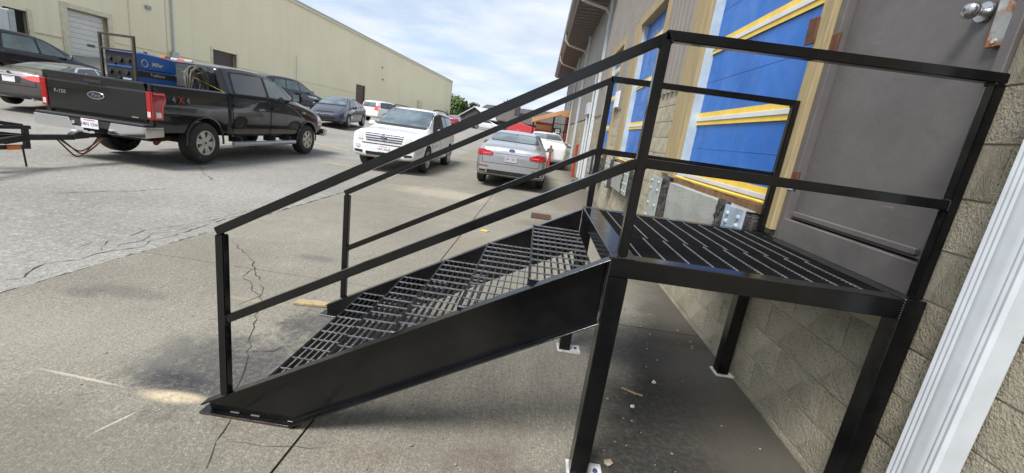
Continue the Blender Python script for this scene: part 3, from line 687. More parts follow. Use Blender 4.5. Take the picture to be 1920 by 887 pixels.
GRATEB = plain('black_landing_bar', (.006, .006, .0065), .6, 0, .3, 20, .3)
RODM = plain('sky_lit_grating_rod', (.26, .265, .28), .35, .35, .25, 25)  # pale colour stands in for sky reflected off the black rods
for k in range(5):
    x0, z = -1.559 - .286 * k, .890 - .170 * k
    bb, cc = grating('t', x0 + .003, x0 + .305, .068, W - .068, z, 'y', .0336, .1005)
    tr = B(x0, x0 + .308, .0605, .0665, z - .032, z + .001).build('tread', STEEL, ST, .001)
    tag(bb.build('bearing_bar', GRATE, tr), kind='stuff'); tag(cc.build('cross_rod', RODM, tr), kind='stuff')
    B(x0, x0 + .308, W - .0665, W - .0605, z - .032, z + .001).build('end_plate', STEEL, tr, .001)
    B(x0 - .0045, x0 - .0002, .068, W - .068, z - .034, z + .003).build('nosing', STEEL, tr, .001)
    B(x0 + .02, x0 + .29, .0675, .105, z - .072, z - .034).build('support_angle', STEEL, tr, .001); B(x0 + .02, x0 + .29, W - .105, W - .0675, z - .072, z - .034).build('support_angle', STEEL, tr, .001)
    MB().lathe([(0, -.012), (.012, -.01), (.013, .0), (.012, .01), (0, .012)], 10, 'y').build('tread_bolt', STEEL, tr).location = (x0 + .03, .08, z - .012)
# landing gratings, two panels with a joint
for y0, y1, cz in ((.083, .476, .028), (.484, W - .083, .052)):
    bb, cc = grating('g', -D + .105, -.118, y0, y1, H - .004, 'x', .0258, .1005, cz=cz)
    gr = B(-D + .102, -.116, y0 - .003, y0 - .0005, H - .034, H - .003).build('landing_grating', STEEL, ST)
    tag(bb.build('bearing_bar', GRATEB, gr), kind='stuff'); tag(cc.build('cross_rod', RODM, gr), kind='stuff')
    B(-D + .1005, -D + .1045, y0, y1, H - .034, H - .003).build('banding_bar', STEEL, gr); B(-.1175, -.1135, y0, y1, H - .034, H - .003).build('banding_bar', STEEL, gr)
# handrails
T = .038
def tube(name, p, q, par=ST): return MB().bar(p, q, T - .001, T - .002).build(name, STEEL, par, .004, seg=2)
def post(x, y, z0, z1): return B(x - T / 2, x + T / 2, y - T / 2, y + T / 2, z0, z1).build('post', STEEL, ST, .004, seg=2)
PXL, PXR, PXS = -1.208, -.062, -2.868
ZT, ZM, ZST, ZSM = 1.878, 1.431, .912, .512
for y in (.024, W - .024):
    zr = H + .004
    post(PXL, y, zr, ZT - T / 2); post(PXR, y, zr if y > .5 else H + .006, ZT - T / 2 )
    post(PXS, y, ztop(PXS) + .009, ZST - .012)
    tube('top_rail', (PXL - .006, y, ZT), (PXR + T / 2, y, ZT)); tube('mid_rail', (PXL + T / 2, y, ZM), (PXR - T / 2, y, ZM))
    tube('sloped_top_rail', (PXL + .012, y, ZT - .001), (PXS - .016, y, ZST)); tube('sloped_mid_rail', (PXL - T / 2, y, ZM - .005), (PXS + T / 2, y, ZSM + .004))
    for jx, jz in ((PXL + T / 2, ZM), (PXR - T / 2, ZM), (PXR - T / 2, ZT - T / 2 - .002), (PXL + T / 2, ZT - T / 2 - .002), (PXL - T / 2, ZM - .008), (PXS + T / 2, ZSM + .002)):
        h_ = .018 if abs(jz - ZT) > .03 else .003
        MB().path([(jx, y + a_ * .019, jz + b_ * h_ + random.uniform(-.001, .001)) for a_, b_ in ((-1, -1), (0, -1.1), (1, -1), (1.05, 0), (1, 1), (0, 1.1), (-1, 1), (-1.05, 0), (-1, -1))], .0042, 6).build('weld_bead', STEEL, ST, smooth=True)
    MB().box(PXR - .03, PXR + .03, y - .026, y + .026, H - .003, H + .0035).build('post_foot', STEEL, ST)

# ------------------------------------------------------------------ cream building across the yard
def LX(y): return -24.45 + .0471 * (y - 36.71)
def sy(y): return 1.12 * y + .196
def sz(z): return 1.12 * z - .178
CB = thing('cream_building', (-25.3, 19, .9), 'long cream metal-sided building with a white overhead door', 'building')
U = Vector((.0471, 1, 0)).normalized(); Nn = Vector((U.y, -U.x, 0))
def LP(y, z, o=0.0):
    y, z = sy(y), sz(z); p = Vector((LX(y), y, z)) + Nn * o
    return p
def quadbox(name, ya, yb, za, zb, o0, o1, mat, par=CB, bev=0):
    s = MB(); v = [s.bm.verts.new(LP(y, z, o)) for y in (ya, yb) for z in (za, zb) for o in (o0, o1)]
    for f in ((0, 1, 3, 2), (4, 6, 7, 5), (0, 4, 5, 1), (2, 3, 7, 6), (0, 2, 6, 4), (1, 5, 7, 3)): s.bm.faces.new([v[i] for i in f])
    return s.build(name, mat, par, bev)
EZ = 8.74
holes = [(17.25, 18.95, -1, 4.05), (25.2, 27.15, -1, 3.88), (44.1, 46.1, -1, 4.02), (15.0, 15.75, -1, 3.5)]
segs = []
ys = sorted({-10, 82.5} | {h[0] for h in holes} | {h[1] for h in holes})
for a, b in zip(ys, ys[1:]):
    h = [q for q in holes if q[0] <= a and q[1] >= b]
    z0 = h[0][3] if h else -1
    n = max(1, round((b - a) / 3.4))
    for i in range(n):
        ya, yb = a + (b - a) * i / n, a + (b - a) * (i + 1) / n
        prof = []; k = max(1, round((yb - ya) / .34)); p = (yb - ya) / k
        for j in range(k): y = ya + j * p; prof += [(y, 0), (y + p * .86, 0), (y + p * .90, -.005), (y + p * .96, -.005)]
        prof.append((yb, 0)); bm = bmesh.new(); A = [bm.verts.new(LP(y, z0, o)) for y, o in prof]; C_ = [bm.verts.new(LP(y, EZ, o)) for y, o in prof]
        for j in range(len(prof) - 1): bm.faces.new((A[j], A[j + 1], C_[j + 1], C_[j]))
        bmesh.ops.recalc_face_normals(bm, faces=list(bm.faces)); me = bpy.data.meshes.new('s'); bm.to_mesh(me); bm.free(); me.materials.append(CREAM); link('siding_panel', me, CB)
quadbox('wall_core', -10, 82.4, -1, EZ - .02, -.6, -.3, CREAM); quadbox('eave_trim', -10, 82.6, EZ - .02, EZ + .16, -.3, .10, plain('cream_trim', (.62, .57, .41), .5))
quadbox('end_wall', 82.4, 82.6, -1, EZ, -14, -.02, CREAM); quadbox('roof', -10, 82.6, EZ + .17, EZ + .3, -14, .1, plain('pale_roof', (.45, .43, .38), .6))
quadbox('corner_trim', 82.35, 82.65, -.5, EZ, -.019, .05, plain('cream_trim', (.62, .57, .41), .5))
CT = MATS['cream_trim']
od = quadbox('overhead_door', 17.3, 18.9, -1, 4.0, -.26, -.22, plain('white_overhead_door', (.66, .65, .60), .5, var=.05, dirt=.1))
for k in range(14): quadbox('door_slat', 17.32, 18.88, .9 + k * .22, 1.105 + k * .22, -.218, -.19, MATS['white_overhead_door'], od, .01)
quadbox('mail_slot', 18.1, 18.42, 2.62, 2.72, -.189, -.17, plain('brown_slot', (.10, .08, .06), .6), od)
quadbox('door_trim', 16.98, 17.24, -1, 4.25, .003, .05, CT); quadbox('door_trim', 18.96, 19.16, -1, 4.25, .003, .05, CT); quadbox('door_trim', 17.241, 18.959, 4.06, 4.25, .003, .05, CT)
quadbox('wall_ledge', 15.9, 16.95, 2.75, 2.80, .003, .05, CT); quadbox('wall_ledge', 19.2, 24.9, 3.02, 3.05, .003, .03, CT); quadbox('wall_ledge', 27.3, 43.9, 3.1, 3.13, .003, .03, CT)
BRN = plain('dark_brown_door', (.075, .055, .045), .55, var=.15); 
bd = quadbox('brown_door', 25.25, 27.1, -1, 3.83, -.26, -.2, BRN)
for k in range(12): quadbox('door_slat', 25.3, 27.05, 1.2 + k * .22, 1.41 + k * .22, -.198, -.18, BRN, bd, .005)
quadbox('door_trim', 27.16, 27.3, -1, 3.98, .003, .05, CT); quadbox('door_trim', 25.05, 25.19, -1, 3.98, .003, .05, CT)
quadbox('brown_door', 44.15, 46.05, -1, 3.97, -.2, -.1, plain('red_brown_door', (.10, .055, .04), .55)); quadbox('door_trim', 46.11, 46.25, -1, 4.05, .003, .05, CT)
quadbox('dock_opening_shade', 15.02, 15.7, .5, 3.45, -.2, -.1, WELL); quadbox('door_trim', 15.76, 15.92, -1, 3.6, .003, .06, CT)  # black panel paints the shade inside the dock opening
MB().cyl(LP(22.4, 3.1, .08), LP(22.4, EZ, .08), .06).build('conduit', GREYB, CB); quadbox('junction_box', 22.2, 22.62, 2.85, 3.2, .02, .2, GREYB, bev=.01)
quadbox('wall_seam', 20.0, 20.06, .5, EZ, .003, .02, CT); quadbox('wall_seam', 22.05, 22.10, .5, EZ, .003, .02, CT)
quadbox('wall_vent', 63.6, 65.2, 2.9, 4.0, .003, .25, CT); quadbox('wall_vent', 80.0, 80.9, 3.1, 3.6, .003, .25, CT)
for y, z in ((18.4, 5.2), (20.9, 5.0), (50.2, 6.5), (50.5, 5.2)): quadbox('wall_lamp', y, y + .25, z, z + .16, .003, .14, plain('lamp_grey', (.3, .29, .27), .5))
MB().cyl(LP(33.6, 2.6, .12), LP(33.6, 5.0, .12), .025, 6).build('antenna_pole', GREYB, CB)

# ------------------------------------------------------------------ vehicles
def subsurf(bm_or_me, lv):
    o = bpy.data.objects.new('tmp', bm_or_me); COL.objects.link(o); md = o.modifiers.new('s', 'SUBSURF'); md.levels = lv; md.render_levels = lv
    me = bpy.data.meshes.new_from_object(o.evaluated_get(bpy.context.evaluated_depsgraph_get())); bpy.data.objects.remove(o); return me
def boolean(me, cutters):
    o = bpy.data.objects.new('tmp', me); COL.objects.link(o); cs = []
    for c in cutters:
        k = bpy.data.objects.new('cut', c); COL.objects.link(k); cs.append(k); md = o.modifiers.new('b', 'BOOLEAN'); md.object = k; md.operation = 'DIFFERENCE'; md.solver = 'EXACT'
        try: md.material_mode = 'TRANSFER'
        except Exception: pass
    r = bpy.data.meshes.new_from_object(o.evaluated_get(bpy.context.evaluated_depsgraph_get()))
    for k in cs: bpy.data.objects.remove(k)
    bpy.data.objects.remove(o); return r
def loft(st, lv=2, crease=(.35, .45)):
    """stations: x, zlow, half width, z belt, w belt, z top, w top -> closed smooth body"""
    bm = bmesh.new(); cl = bm.edges.layers.float.new('crease_edge'); rows = []
    for x, zl, w, zb, wb, zt, wt in st:
        hh = zt - zb
        half = [(.78 * w, zl), (.955 * w, zl + .05), (w, zl + .52 * (zb - zl)), (wb, zb), (wt, zt - min(.055, .35 * max(hh, .02))), (.62 * wt, zt - .012)]
        pts = [(-y, z) for y, z in half] + [(y, z) for y, z in half[::-1]]
        rows.append([bm.verts.new((x, y, z)) for y, z in pts])
    n = len(rows[0])
    for A, C in zip(rows, rows[1:]):
        for k in range(n): bm.faces.new((A[k], A[(k + 1) % n], C[(k + 1) % n], C[k]))
    for r in (rows[0], rows[-1]):
        for i in range(n // 2 - 1): bm.faces.new((r[i], r[i + 1], r[n - 2 - i], r[n - 1 - i]))
    for A, C in zip(rows, rows[1:]):
        for k in (3, n - 4):
            e = bm.edges.get((A[k], C[k])); e[cl] = crease[0]
        for k in (4, n - 5):
            e = bm.edges.get((A[k], C[k])); e[cl] = crease[1]
        for k in (1, n - 2):
            e = bm.edges.get((A[k], C[k])); e[cl] = .4
    bmesh.ops.recalc_face_normals(bm, faces=list(bm.faces))
    me = bpy.data.meshes.new('cage'); bm.to_mesh(me); bm.free(); return subsurf(me, lv)
def bvh_of(me):
    bm = bmesh.new(); bm.from_mesh(me); t = BVHTree.FromBMesh(bm); bm.free(); return t
def rpoly(pts, r=.03, n=3):
    out = []; N = len(pts)
    for i in range(N):
        p = Vector(pts[i]); a = Vector(pts[i - 1]) - p; b = Vector(pts[(i + 1) % N]) - p
        rr = min(r, a.length * .45, b.length * .45); A = p + a.normalized() * rr; Bv = p + b.normalized() * rr
        for k in range(n + 1): t = k / n; out.append(tuple((A * (1 - t) ** 2 + p * 2 * t * (1 - t) + Bv * t * t)))
    return out
def patch(bvh, poly, yaw, name, mat, parent, off=.004, thick=.010, res=.09, shift=(0, 0)):
    """drape a flat outline (u,z) onto the body along a horizontal direction; yaw = direction one looks FROM (0 front, 90 left, 180 rear)"""
    a = R(yaw); fromd = Vector((math.cos(a), math.sin(a), 0)); u = Vector((-math.sin(a), math.cos(a), 0)); d = -fromd
    if yaw == 90: u = Vector((1, 0, 0))
    if yaw == -90: u = Vector((1, 0, 0))
    if yaw == 180: u = Vector((0, 1, 0))
    bm = bmesh.new(); bm.faces.new([bm.verts.new((p[0], p[1], 0)) for p in poly])
    xs = [p[0] for p in poly]; zs = [p[1] for p in poly]
    for ax, lo, hi in ((0, min(xs), max(xs)), (1, min(zs), max(zs))):
        n = max(1, int((hi - lo) / res))
        for i in range(1, n):
            co = [0, 0, 0]; no = [0, 0, 0]; co[ax] = lo + (hi - lo) * i / n; no[ax] = 1
            bmesh.ops.bisect_plane(bm, geom=bm.verts[:] + bm.edges[:] + bm.faces[:], plane_co=co, plane_no=no)
    nor = {}
    for v in bm.verts:
        o = u * v.co.x + Vector((0, 0, v.co.y)) + fromd * 6
        h, nn, _, _ = bvh.ray_cast(o, d)
        if h is None:
            h, nn, _, _ = bvh.find_nearest(o + d * 4.5)
        if nn.dot(fromd) < 0: nn = -nn
        nn = (nn + fromd * .25).normalized(); v.co = h + nn * off; nor[v] = nn
    be = [e for e in bm.edges if e.is_boundary]; src = {}
    r = bmesh.ops.extrude_edge_only(bm, edges=be)
    newv = [v for v in r['geom'] if isinstance(v, bmesh.types.BMVert)]
    kd = [(v.co.copy(), n) for v, n in nor.items()]
    for v in newv:
        n = min(kd, key=lambda q: (q[0] - v.co).length_squared)[1]; v.co -= n * thick
    bmesh.ops.recalc_face_normals(bm, faces=list(bm.faces))
    me = bpy.data.meshes.new(name); bm.to_mesh(me); bm.free(); me.materials.append(mat)
    for p in me.polygons: p.use_smooth = True
    me.set_sharp_from_angle(angle=R(40)); return link(name, me, parent)
WHEELS = {}
def wheel_meshes(r, w, rim_r, spokes, rimmat, key):
    if key in WHEELS: return WHEELS[key]
    t = MB().lathe([(rim_r, -w * .46), (rim_r + .02, -w * .5), (r - .035, -w * .5), (r - .008, -w * .42), (r, -w * .30), (r, w * .30), (r - .008, w * .42), (r - .035, w * .5), (rim_r + .02, w * .5), (rim_r, w * .46)], 40, 'y', False).mesh(TYRE, smooth=True, angle=50)
    rm = MB(); rm.lathe([(rim_r + .006, -w * .47), (rim_r + .004, -w * .50), (rim_r - .016, -w * .495), (rim_r - .022, -w * .40), (rim_r - .03, -w * .1), (rim_r - .03, w * .4)], 40, 'y', False)
    for k in range(spokes):
        a = 2 * math.pi * k / spokes; ca, sa = math.cos(a), math.sin(a); pw = .62 * math.pi * rim_r / spokes
        y0, y1 = -w * .44, -w * .36
        P = []
        for rr, ww in ((.05, pw * .55), (rim_r * .55, pw * .62), (rim_r - .018, pw * .9)):
            for sgn in (-1, 1): P.append((rr * ca - sgn * ww * sa, rr * sa + sgn * ww * ca))
        F = [rm.bm.verts.new((p[0], y0 if i < 4 else y0 + .006, p[1])) for i, p in enumerate(P)]; Bk = [rm.bm.verts.new((p[0], y1 + .03, p[1])) for p in P]
        for i in (0, 2):
            rm.bm.faces.new((F[i], F[i + 1], F[i + 3], F[i + 2])); rm.bm.faces.new((F[i], F[i + 2], Bk[i + 2], Bk[i])); rm.bm.faces.new((F[i + 1], Bk[i + 1], Bk[i + 3], F[i + 3]))
    rm.lathe([(0, -w * .48), (.035, -w * .48), (.062, -w * .45), (.07, -w * .36)], 20, 'y', False)
    rmm = rm.mesh(rimmat, smooth=True, angle=40)
    dk = MB().lathe([(0, -w * .12), (rim_r - .02, -w * .12), (rim_r - .02, w * .3), (0, w * .3)], 24, 'y').mesh(WELL)
    cp = MB().lathe([(0, -w * .492), (.022, -w * .492), (.027, -w * .482)], 16, 'y').mesh(DARKP)
    WHEELS[key] = (t, rmm, dk, cp); return WHEELS[key]
def add_wheel(par, x, yside, r, w, rim_r, spokes, rimmat, key, track):
    t, rm, dk, cp = wheel_meshes(r, w, rim_r, spokes, rimmat, key)
    o = link('wheel', t, par); o.location = (x, yside * (track - w / 2), r); o.rotation_euler = (0, random.uniform(0, 6) , 0)
    if yside > 0: o.rotation_euler = (0, random.uniform(0, 6), math.pi)
    for n, q in (('rim', rm), ('brake_disc', dk), ('hub_cap', cp)): link(n, q, o)
    return o
def cutter(x, r, y0, y1, zc):
    return MB().cyl((x, y0, zc), (x, y1, zc), r, 36).mesh(WELL)
def emblem_ring(par, pos, nx, rx, rz, mat, inner=None, name='emblem'):
    """oval badge on a face whose outward normal is +-x (nx)"""
    s = MB(); n = 24; v0, v1 = [], []
    for k in range(n):
        a = 2 * math.pi * k / n; v0.append((pos[1] + rx * math.cos(a), pos[2] + rz * math.sin(a)))
    s.prism(v0, 'x', pos[0], pos[0] + nx * .012); o = s.build(name, mat, par, .002)
    if inner:
        s = MB(); s.prism([(pos[1] + rx * .86 * math.cos(2 * math.pi * k / n), pos[2] + rz * .80 * math.sin(2 * math.pi * k / n)) for k in range(n)], 'x', pos[0] + nx * .0125, pos[0] + nx * .015); s.build('badge_field', inner, o)
    return o
def plate(par, x, y, z, nx, txt, h=.155, w=.31, mat=None, tilt=0):
    mat = mat or PLATE
    o = B(min(x, x + nx * .008), max(x, x + nx * .008), y - w / 2, y + w / 2, z - h / 2, z + h / 2).build('number_plate', mat, par, .002)
    xf = x + nx * .0095
    if txt: put_text('plate_text', txt, .07, BLUET, o, (xf, y, z - .008), (0, nx, 0), (0, 0, 1), bold=.0005, space=1.0)
    B(min(xf, xf + nx * .001), max(xf, xf + nx * .001), y - .10, y + .10, z + h / 2 - .026, z + h / 2 - .012).build('plate_band', PINK, o)
    return o
def mirror(par, x, y, z, side, mat, glassback=True):
    s = MB(); s.bm.free(); s.bm = bmesh.new(); bmesh.ops.create_icosphere(s.bm, subdivisions=2, radius=1)
    for v in s.bm.verts: v.co = Vector((v.co.x * .075 if v.co.x > 0 else v.co.x * .035, v.co.y * .115, v.co.z * .082))
    o = s.build('wing_mirror', mat, par, smooth=True); o.location = (x, side * (y + .13), z)
    B(x - .03, x + .03, min(side * (y - .06), side * (y + .06)), max(side * (y - .06), side * (y + .06)), z - .075, z - .045).build('mirror_arm', DARKP, par, .004)
    g = MB().lathe([(0, -.037), (.07, -.037), (.07, -.030)], 20, 'x').build('mirror_glass', GLASSB, o); g.scale = (1, 1.35, .95)
    return o
def car(name, label, cat, loc, heading, S, group=None, pitch=0, roll=0):
    """S: dict of stations, windows and lamps; heading: radians of local +x from world +X"""
    o = thing(name, loc, label, cat, group, heading, world=False, pitch=pitch, roll=roll)
    me = loft(S['st'], S.get('lv', 3), S.get('crease', (.35, .45))); bv = bvh_of(me); me.materials.append(S['paint'])
    r, xa, xb, tr, w = S['r'], S['xf'], S['xr'], S['track'], S.get('tw', .215)
    cs = []
    for x in (xa, xb):
        for sgn in (-1, 1):
            cs.append(cutter(x, r + S.get('gap', .045), sgn * (tr - .33), sgn * (tr + .5), r + .01))
    me2 = boolean(me, cs); me2.name = 'body'
    for p in me2.polygons: p.use_smooth = True
    me2.set_sharp_from_angle(angle=R(38)); body = link('body', me2, o)
    for x in (xa, xb):
        for sgn in (-1, 1):
            add_wheel(o, x, sgn, r, w, S.get('rim', .205), S.get('spokes', 5), S.get('rimmat', ALLOY), S.get('key', name), tr)
            # arch lip
            zc = r + .01; pts = []
            R2 = r + S.get('gap', .045) + .004
            for k in range(17):
                a = math.pi * (-.02 + 1.04 * k / 16); pts.append((x + R2 * math.cos(a), zc + R2 * math.sin(a)))
            path = []
            for (px, pz) in pts:
                h, nn, _, _ = bv.ray_cast(Vector((px, sgn * 5, max(pz, S['st'][4][1] + .06))), Vector((0, -sgn, 0)))
                if h: path.append(Vector((px, h.y + sgn * .002, pz)))
            if len(path) > 3: MB().path(path, S.get('lip', .012), 6).build('arch_lip', S.get('lipmat', S['paint']), o, smooth=True)
    for sgn, yw in ((-1, -90), (1, 90)):
        for poly in S.get('doors', []):
            d = patch(bv, rpoly([(x, z) for x, z in poly], .05), yw, 'door_seam', WELL, o, .0012, .006)
            cx = sum(p[0] for p in poly) / len(poly); cz = sum(p[1] for p in poly) / len(poly)
            sh = [(cx + (x - cx) * (1 - .016 / max(.2, abs(x - cx))), cz + (z - cz) * (1 - .012 / max(.2, abs(z - cz)))) for x, z in poly]
            dd = patch(bv, rpoly(sh, .045), yw, 'door', S['paint'], o, .005, .006)
            hx = min(p[0] for p in poly) + .14; hz = max(p[1] for p in poly) - S.get('hdrop', .10)
            patch(bv, rpoly([(hx - .10, hz - .014), (hx + .11, hz - .014), (hx + .11, hz + .016), (hx - .10, hz + .016)], .012), yw, 'handle', S.get('handle', S['paint']), dd, .03, .026)
        if S.get('frame_poly'): patch(bv, rpoly(S['frame_poly'], .06), yw, 'window_surround', S.get('surround', DARKP), o, .0075, .012)
        for gl in S.get('glass', []): patch(bv, rpoly(gl, .035), yw, 'side_window', S.get('sideglass', GLASS), o, .0115, .014)
        for nm, poly, mt in S.get('side', []): patch(bv, rpoly(poly, .015), yw, nm, mt, o, .008, .012)
        if S.get('mirror'): mirror(o, *S['mirror'], sgn, S.get('mirmat', S['paint']))
    if S.get('ws'): patch(bv, rpoly(S['ws'], .06), 0, 'windscreen_seal', DARKP, o, .004, .008); patch(bv, rpoly([(y * .965, z + (.016 if z < S['wsm'] else -.014)) for y, z in S['ws']], .06), 0, 'windscreen', S.get('wsglass', GLASSB), o, .008, .010)
    if S.get('rw'): patch(bv, rpoly(S['rw'], .06), 180, 'rear_seal', DARKP, o, .004, .008); patch(bv, rpoly([(y * .965, z + (.014 if z < S['rwm'] else -.014)) for y, z in S['rw']], .06), 180, 'rear_window', S.get('rwglass', GLASSB), o, .008, .010)
    for yw, nm, poly, mt, off in S.get('lamps', []):
        patch(bv, rpoly(poly, .02), yw, nm, mt, o, off, .02, .06)
        if yw in (0, 180): patch(bv, rpoly([(-a, b) for a, b in poly][::-1], .02), yw, nm, mt, o, off, .02, .06) if min(p[0] for p in poly) > 0 else None
        else: patch(bv, rpoly([(-a, b) for a, b in poly][::-1], .02), -yw, nm, mt, o, off, .02, .06)
    return o, bv, body
def paint(name, col, metal=.0, rough=.22, dirt=0):
    return plain(name, col, rough, metal, .04, 1.2, .2, .9, dirt=dirt)

# --- specs
def sedan(pnt, **k):
    S = dict(st=[(-2.44, .40, .66, .70, .64, .80, .50), (-2.40, .30, .82, .86, .80, 1.01, .70), (-2.22, .24, .905, .93, .87, 1.10, .74), (-1.80, .21, .925, .955, .885, 1.125, .72), (-1.05, .20, .925, .95, .89, 1.385, .585), (-.30, .20, .925, .94, .89, 1.475, .60), (.35, .20, .925, .93, .89, 1.43, .60), (1.22, .20, .92, .91, .87, 1.03, .745), (1.85, .22, .90, .82, .84, .90, .66), (2.22, .26, .83, .70, .76, .76, .56), (2.36, .34, .66, .58, .62, .62, .44)],
             paint=pnt, r=.335, xf=1.43, xr=-1.42, track=.912, gap=.04,
             doors=[[(-.06, .30), (.98, .30), (1.06, .60), (1.06, .90), (-.06, .935)], [(-1.02, .45), (-.78, .30), (-.09, .30), (-.09, .935), (-1.10, .945), (-1.08, .70)]],
             frame_poly=[(-1.42, .985), (.98, .965), (.42, 1.30), (-.2, 1.40), (-.85, 1.34)],
             glass=[[(-.06, .99), (.90, .985), (.40, 1.285), (-.06, 1.365)], [(-.13, .99), (-.13, 1.37), (-.80, 1.315), (-1.05, 1.15), (-.98, .995)], [(-1.04, .998), (-1.10, 1.12), (-1.34, .998)]],
             ws=[(-.70, 1.06), (.70, 1.06), (.54, 1.385), (-.54, 1.385)], wsm=1.2, rw=[(-.66, 1.145), (.66, 1.145), (.53, 1.355), (-.53, 1.355)], rwm=1.25, mirror=(.72, .89, 1.0))
    S.update(k); return S
FUSP = paint('silver_paint', (.37, .38, .40), .55, .25)
S = sedan(FUSP, side=[('rocker_trim', [(-1.0, .215), (1.0, .215), (1.0, .265), (-1.0, .265)], DARKP)],
    lamps=[(180, 'boot_seam', [(-.72, .598), (.72, .598), (.72, .606), (-.72, .606)], WELL, .004), (180, 'boot_seam', [(.712, .60), (.722, .60), (.722, .80), (.712, .80)], WELL, .004),
           (162, 'tail_light', [(-.30, .80), (-.02, .765), (.30, .775), (.33, .85), (.10, .925), (-.13, .89)], RED, .014),
           (180, 'lamp_strip', [(.50, .82), (.70, .81), (.70, .835), (.50, .84)], REDB, .020),
           (180, 'lower_valance', [(-.80, .27), (.80, .27), (.84, .43), (-.84, .43)], DARKP, .010), (180, 'exhaust_trim', [(.56, .36), (.80, .36), (.82, .43), (.58, .43)], CHROME, .02), (180, 'exhaust_tip', [(.60, .375), (.76, .375), (.77, .415), (.61, .415)], WELL, .024),
           (180, 'reflector', [(.55, .50), (.82, .505), (.82, .525), (.55, .52)], RED, .012), (180, 'chrome_strip', [(-.42, .862), (.42, .862), (.42, .884), (-.42, .884)], CHROME, .014)], handle=CHROME)
FUS, bv, _ = car('parked_sedan', 'silver sedan parked tail-first beyond the stairs beside the warehouse wall', 'car', (-2.25, 11.55, G(-2.25, 11.55) - .01), R(90), S, 'cars parked in the yard', pitch=0)
plate(FUS, -2.445, 0, .745, -1, 'HP 1251', mat=GREYB); emblem_ring(FUS, (-2.405, 0, .955), -1, .085, .035, CHROME, BLUET)
put_text('badge', 'SE', .05, CHROME, FUS, (-2.43, -.46, .66), (0, -1, 0), (0, 0, 1)); 
MB().prism([(-.90, 1.44), (-.99, 1.425), (-.985, 1.485)], 'y', -.02, .02).build('roof_antenna', FUSP, FUS, .003)

HIGP = paint('white_paint', (.72, .73, .73), .0, .25)
S = dict(st=[(-2.33, .42, .74, .80, .74, 1.10, .64), (-2.28, .32, .86, .95, .84, 1.45, .66), (-2.12, .27, .905, 1.03, .88, 1.655, .67), (-1.4, .25, .91, 1.03, .885, 1.715, .68), (-.5, .25, .912, 1.02, .885, 1.73, .68), (.12, .25, .912, 1.01, .885, 1.69, .665), (1.02, .25, .905, 1.0, .86, 1.145, .76), (1.65, .27, .90, .95, .84, 1.07, .72), (2.12, .30, .87, .92, .82, 1.04, .70), (2.27, .32, .84, .90, .80, 1.0, .68), (2.345, .34, .80, .86, .78, .955, .64), (2.37, .40, .74, .72, .72, .80, .58)],
    paint=HIGP, r=.355, xf=1.37, xr=-1.345, track=.895, gap=.05, crease=(.45, .6), rim=.22, spokes=6, key='suv',
    doors=[[(.0, .36), (.86, .36), (.94, .65), (.94, .99), (.0, 1.0)], [(-.80, .5), (-.68, .36), (-.03, .36), (-.03, 1.0), (-.92, 1.01)]],
    frame_poly=[(-2.02, 1.09), (.80, 1.06), (.22, 1.54), (-.4, 1.61), (-1.95, 1.56)], glass=[[(.0, 1.09), (.72, 1.085), (.20, 1.51), (.0, 1.55)], [(-.07, 1.09), (-.07, 1.555), (-.90, 1.55), (-.90, 1.10)], [(-.98, 1.10), (-.98, 1.55), (-1.86, 1.53), (-1.93, 1.12)]],
    ws=[(-.76, 1.175), (.76, 1.175), (.64, 1.635), (-.64, 1.635)], wsm=1.4, rw=[(-.64, 1.1), (.64, 1.1), (.58, 1.5), (-.58, 1.5)], rwm=1.3, mirror=(.60, .88, 1.12), mirmat=HIGP,
    side=[('rub_strip', [(-.9, .56), (.98, .56), (.98, .62), (-.9, .62)], HIGP)],
    lamps=[(0, 'grille', [(-.44, .74), (.44, .74), (.50, .93), (-.50, .93)], plain('grille_dark', (.05, .055, .065), .5), .010),
           (26, 'headlight', [(.13, .745), (.40, .755), (.60, .80), (.63, .90), (.45, .935), (.12, .915)], YELLENS, .012), (0, 'headlight', [(.53, .745), (.66, .76), (.70, .90), (.555, .92)], CLEAR, .014),
           (0, 'bumper_slot', [(-.55, .665), (.55, .665), (.55, .685), (-.55, .685)], WELL, .006), (0, 'air_intake', [(-.44, .39), (.44, .39), (.46, .47), (-.46, .47)], WELL, .010), (0, 'side_intake', [(.53, .42), (.74, .44), (.74, .49), (.53, .48)], WELL, .010),
           (0, 'fog_lamp', [(.60, .555), (.66, .535), (.71, .565), (.71, .62), (.66, .645), (.60, .62)], CLEAR, .012), (0, 'lower_lip', [(-.70, .33), (.70, .33), (.70, .37), (-.70, .37)], plain('dull_lip', (.35, .33, .28), .6), .010), (180, 'tail_light', [(.62, .95), (.80, .95), (.76, 1.3), (.62, 1.3)], RED, .012)])
hy = 11.41
HIG, bv, _ = car('parked_suv', 'white SUV with roof rails facing the stairs', 'car', (-5.47, hy, G(-5.47, hy) - .01), R(-90), S, 'cars parked in the yard')
for z in (.775, .83, .885): patch(bv, rpoly([(-.45 - (z - .74) * .25, z - .012), (.45 + (z - .74) * .25, z - .012), (.45 + (z - .74) * .25, z + .014), (-.45 - (z - .74) * .25, z + .014)], .008), 0, 'grille_bar', plain('grille_bright', (.62, .63, .66), .25, .5), HIG, .022, .02)
h, nn, _, _ = bv.ray_cast(Vector((6, 0, .84)), Vector((-1, 0, 0))); gx_ = h.x + .028
eo = emblem_ring(HIG, (gx_, 0, .84), 1, .085, .062, CHROME, plain('grille_dark', (.05, .055, .065), .5))
for rx, rz, zc in ((.030, .046, .84), (.060, .020, .862)):
    MB().path([(gx_ + .018, rx * math.cos(2 * math.pi * k / 20), zc + rz * math.sin(2 * math.pi * k / 20)) for k in range(21)], .006, 5).build('emblem_ring', CHROME, eo)
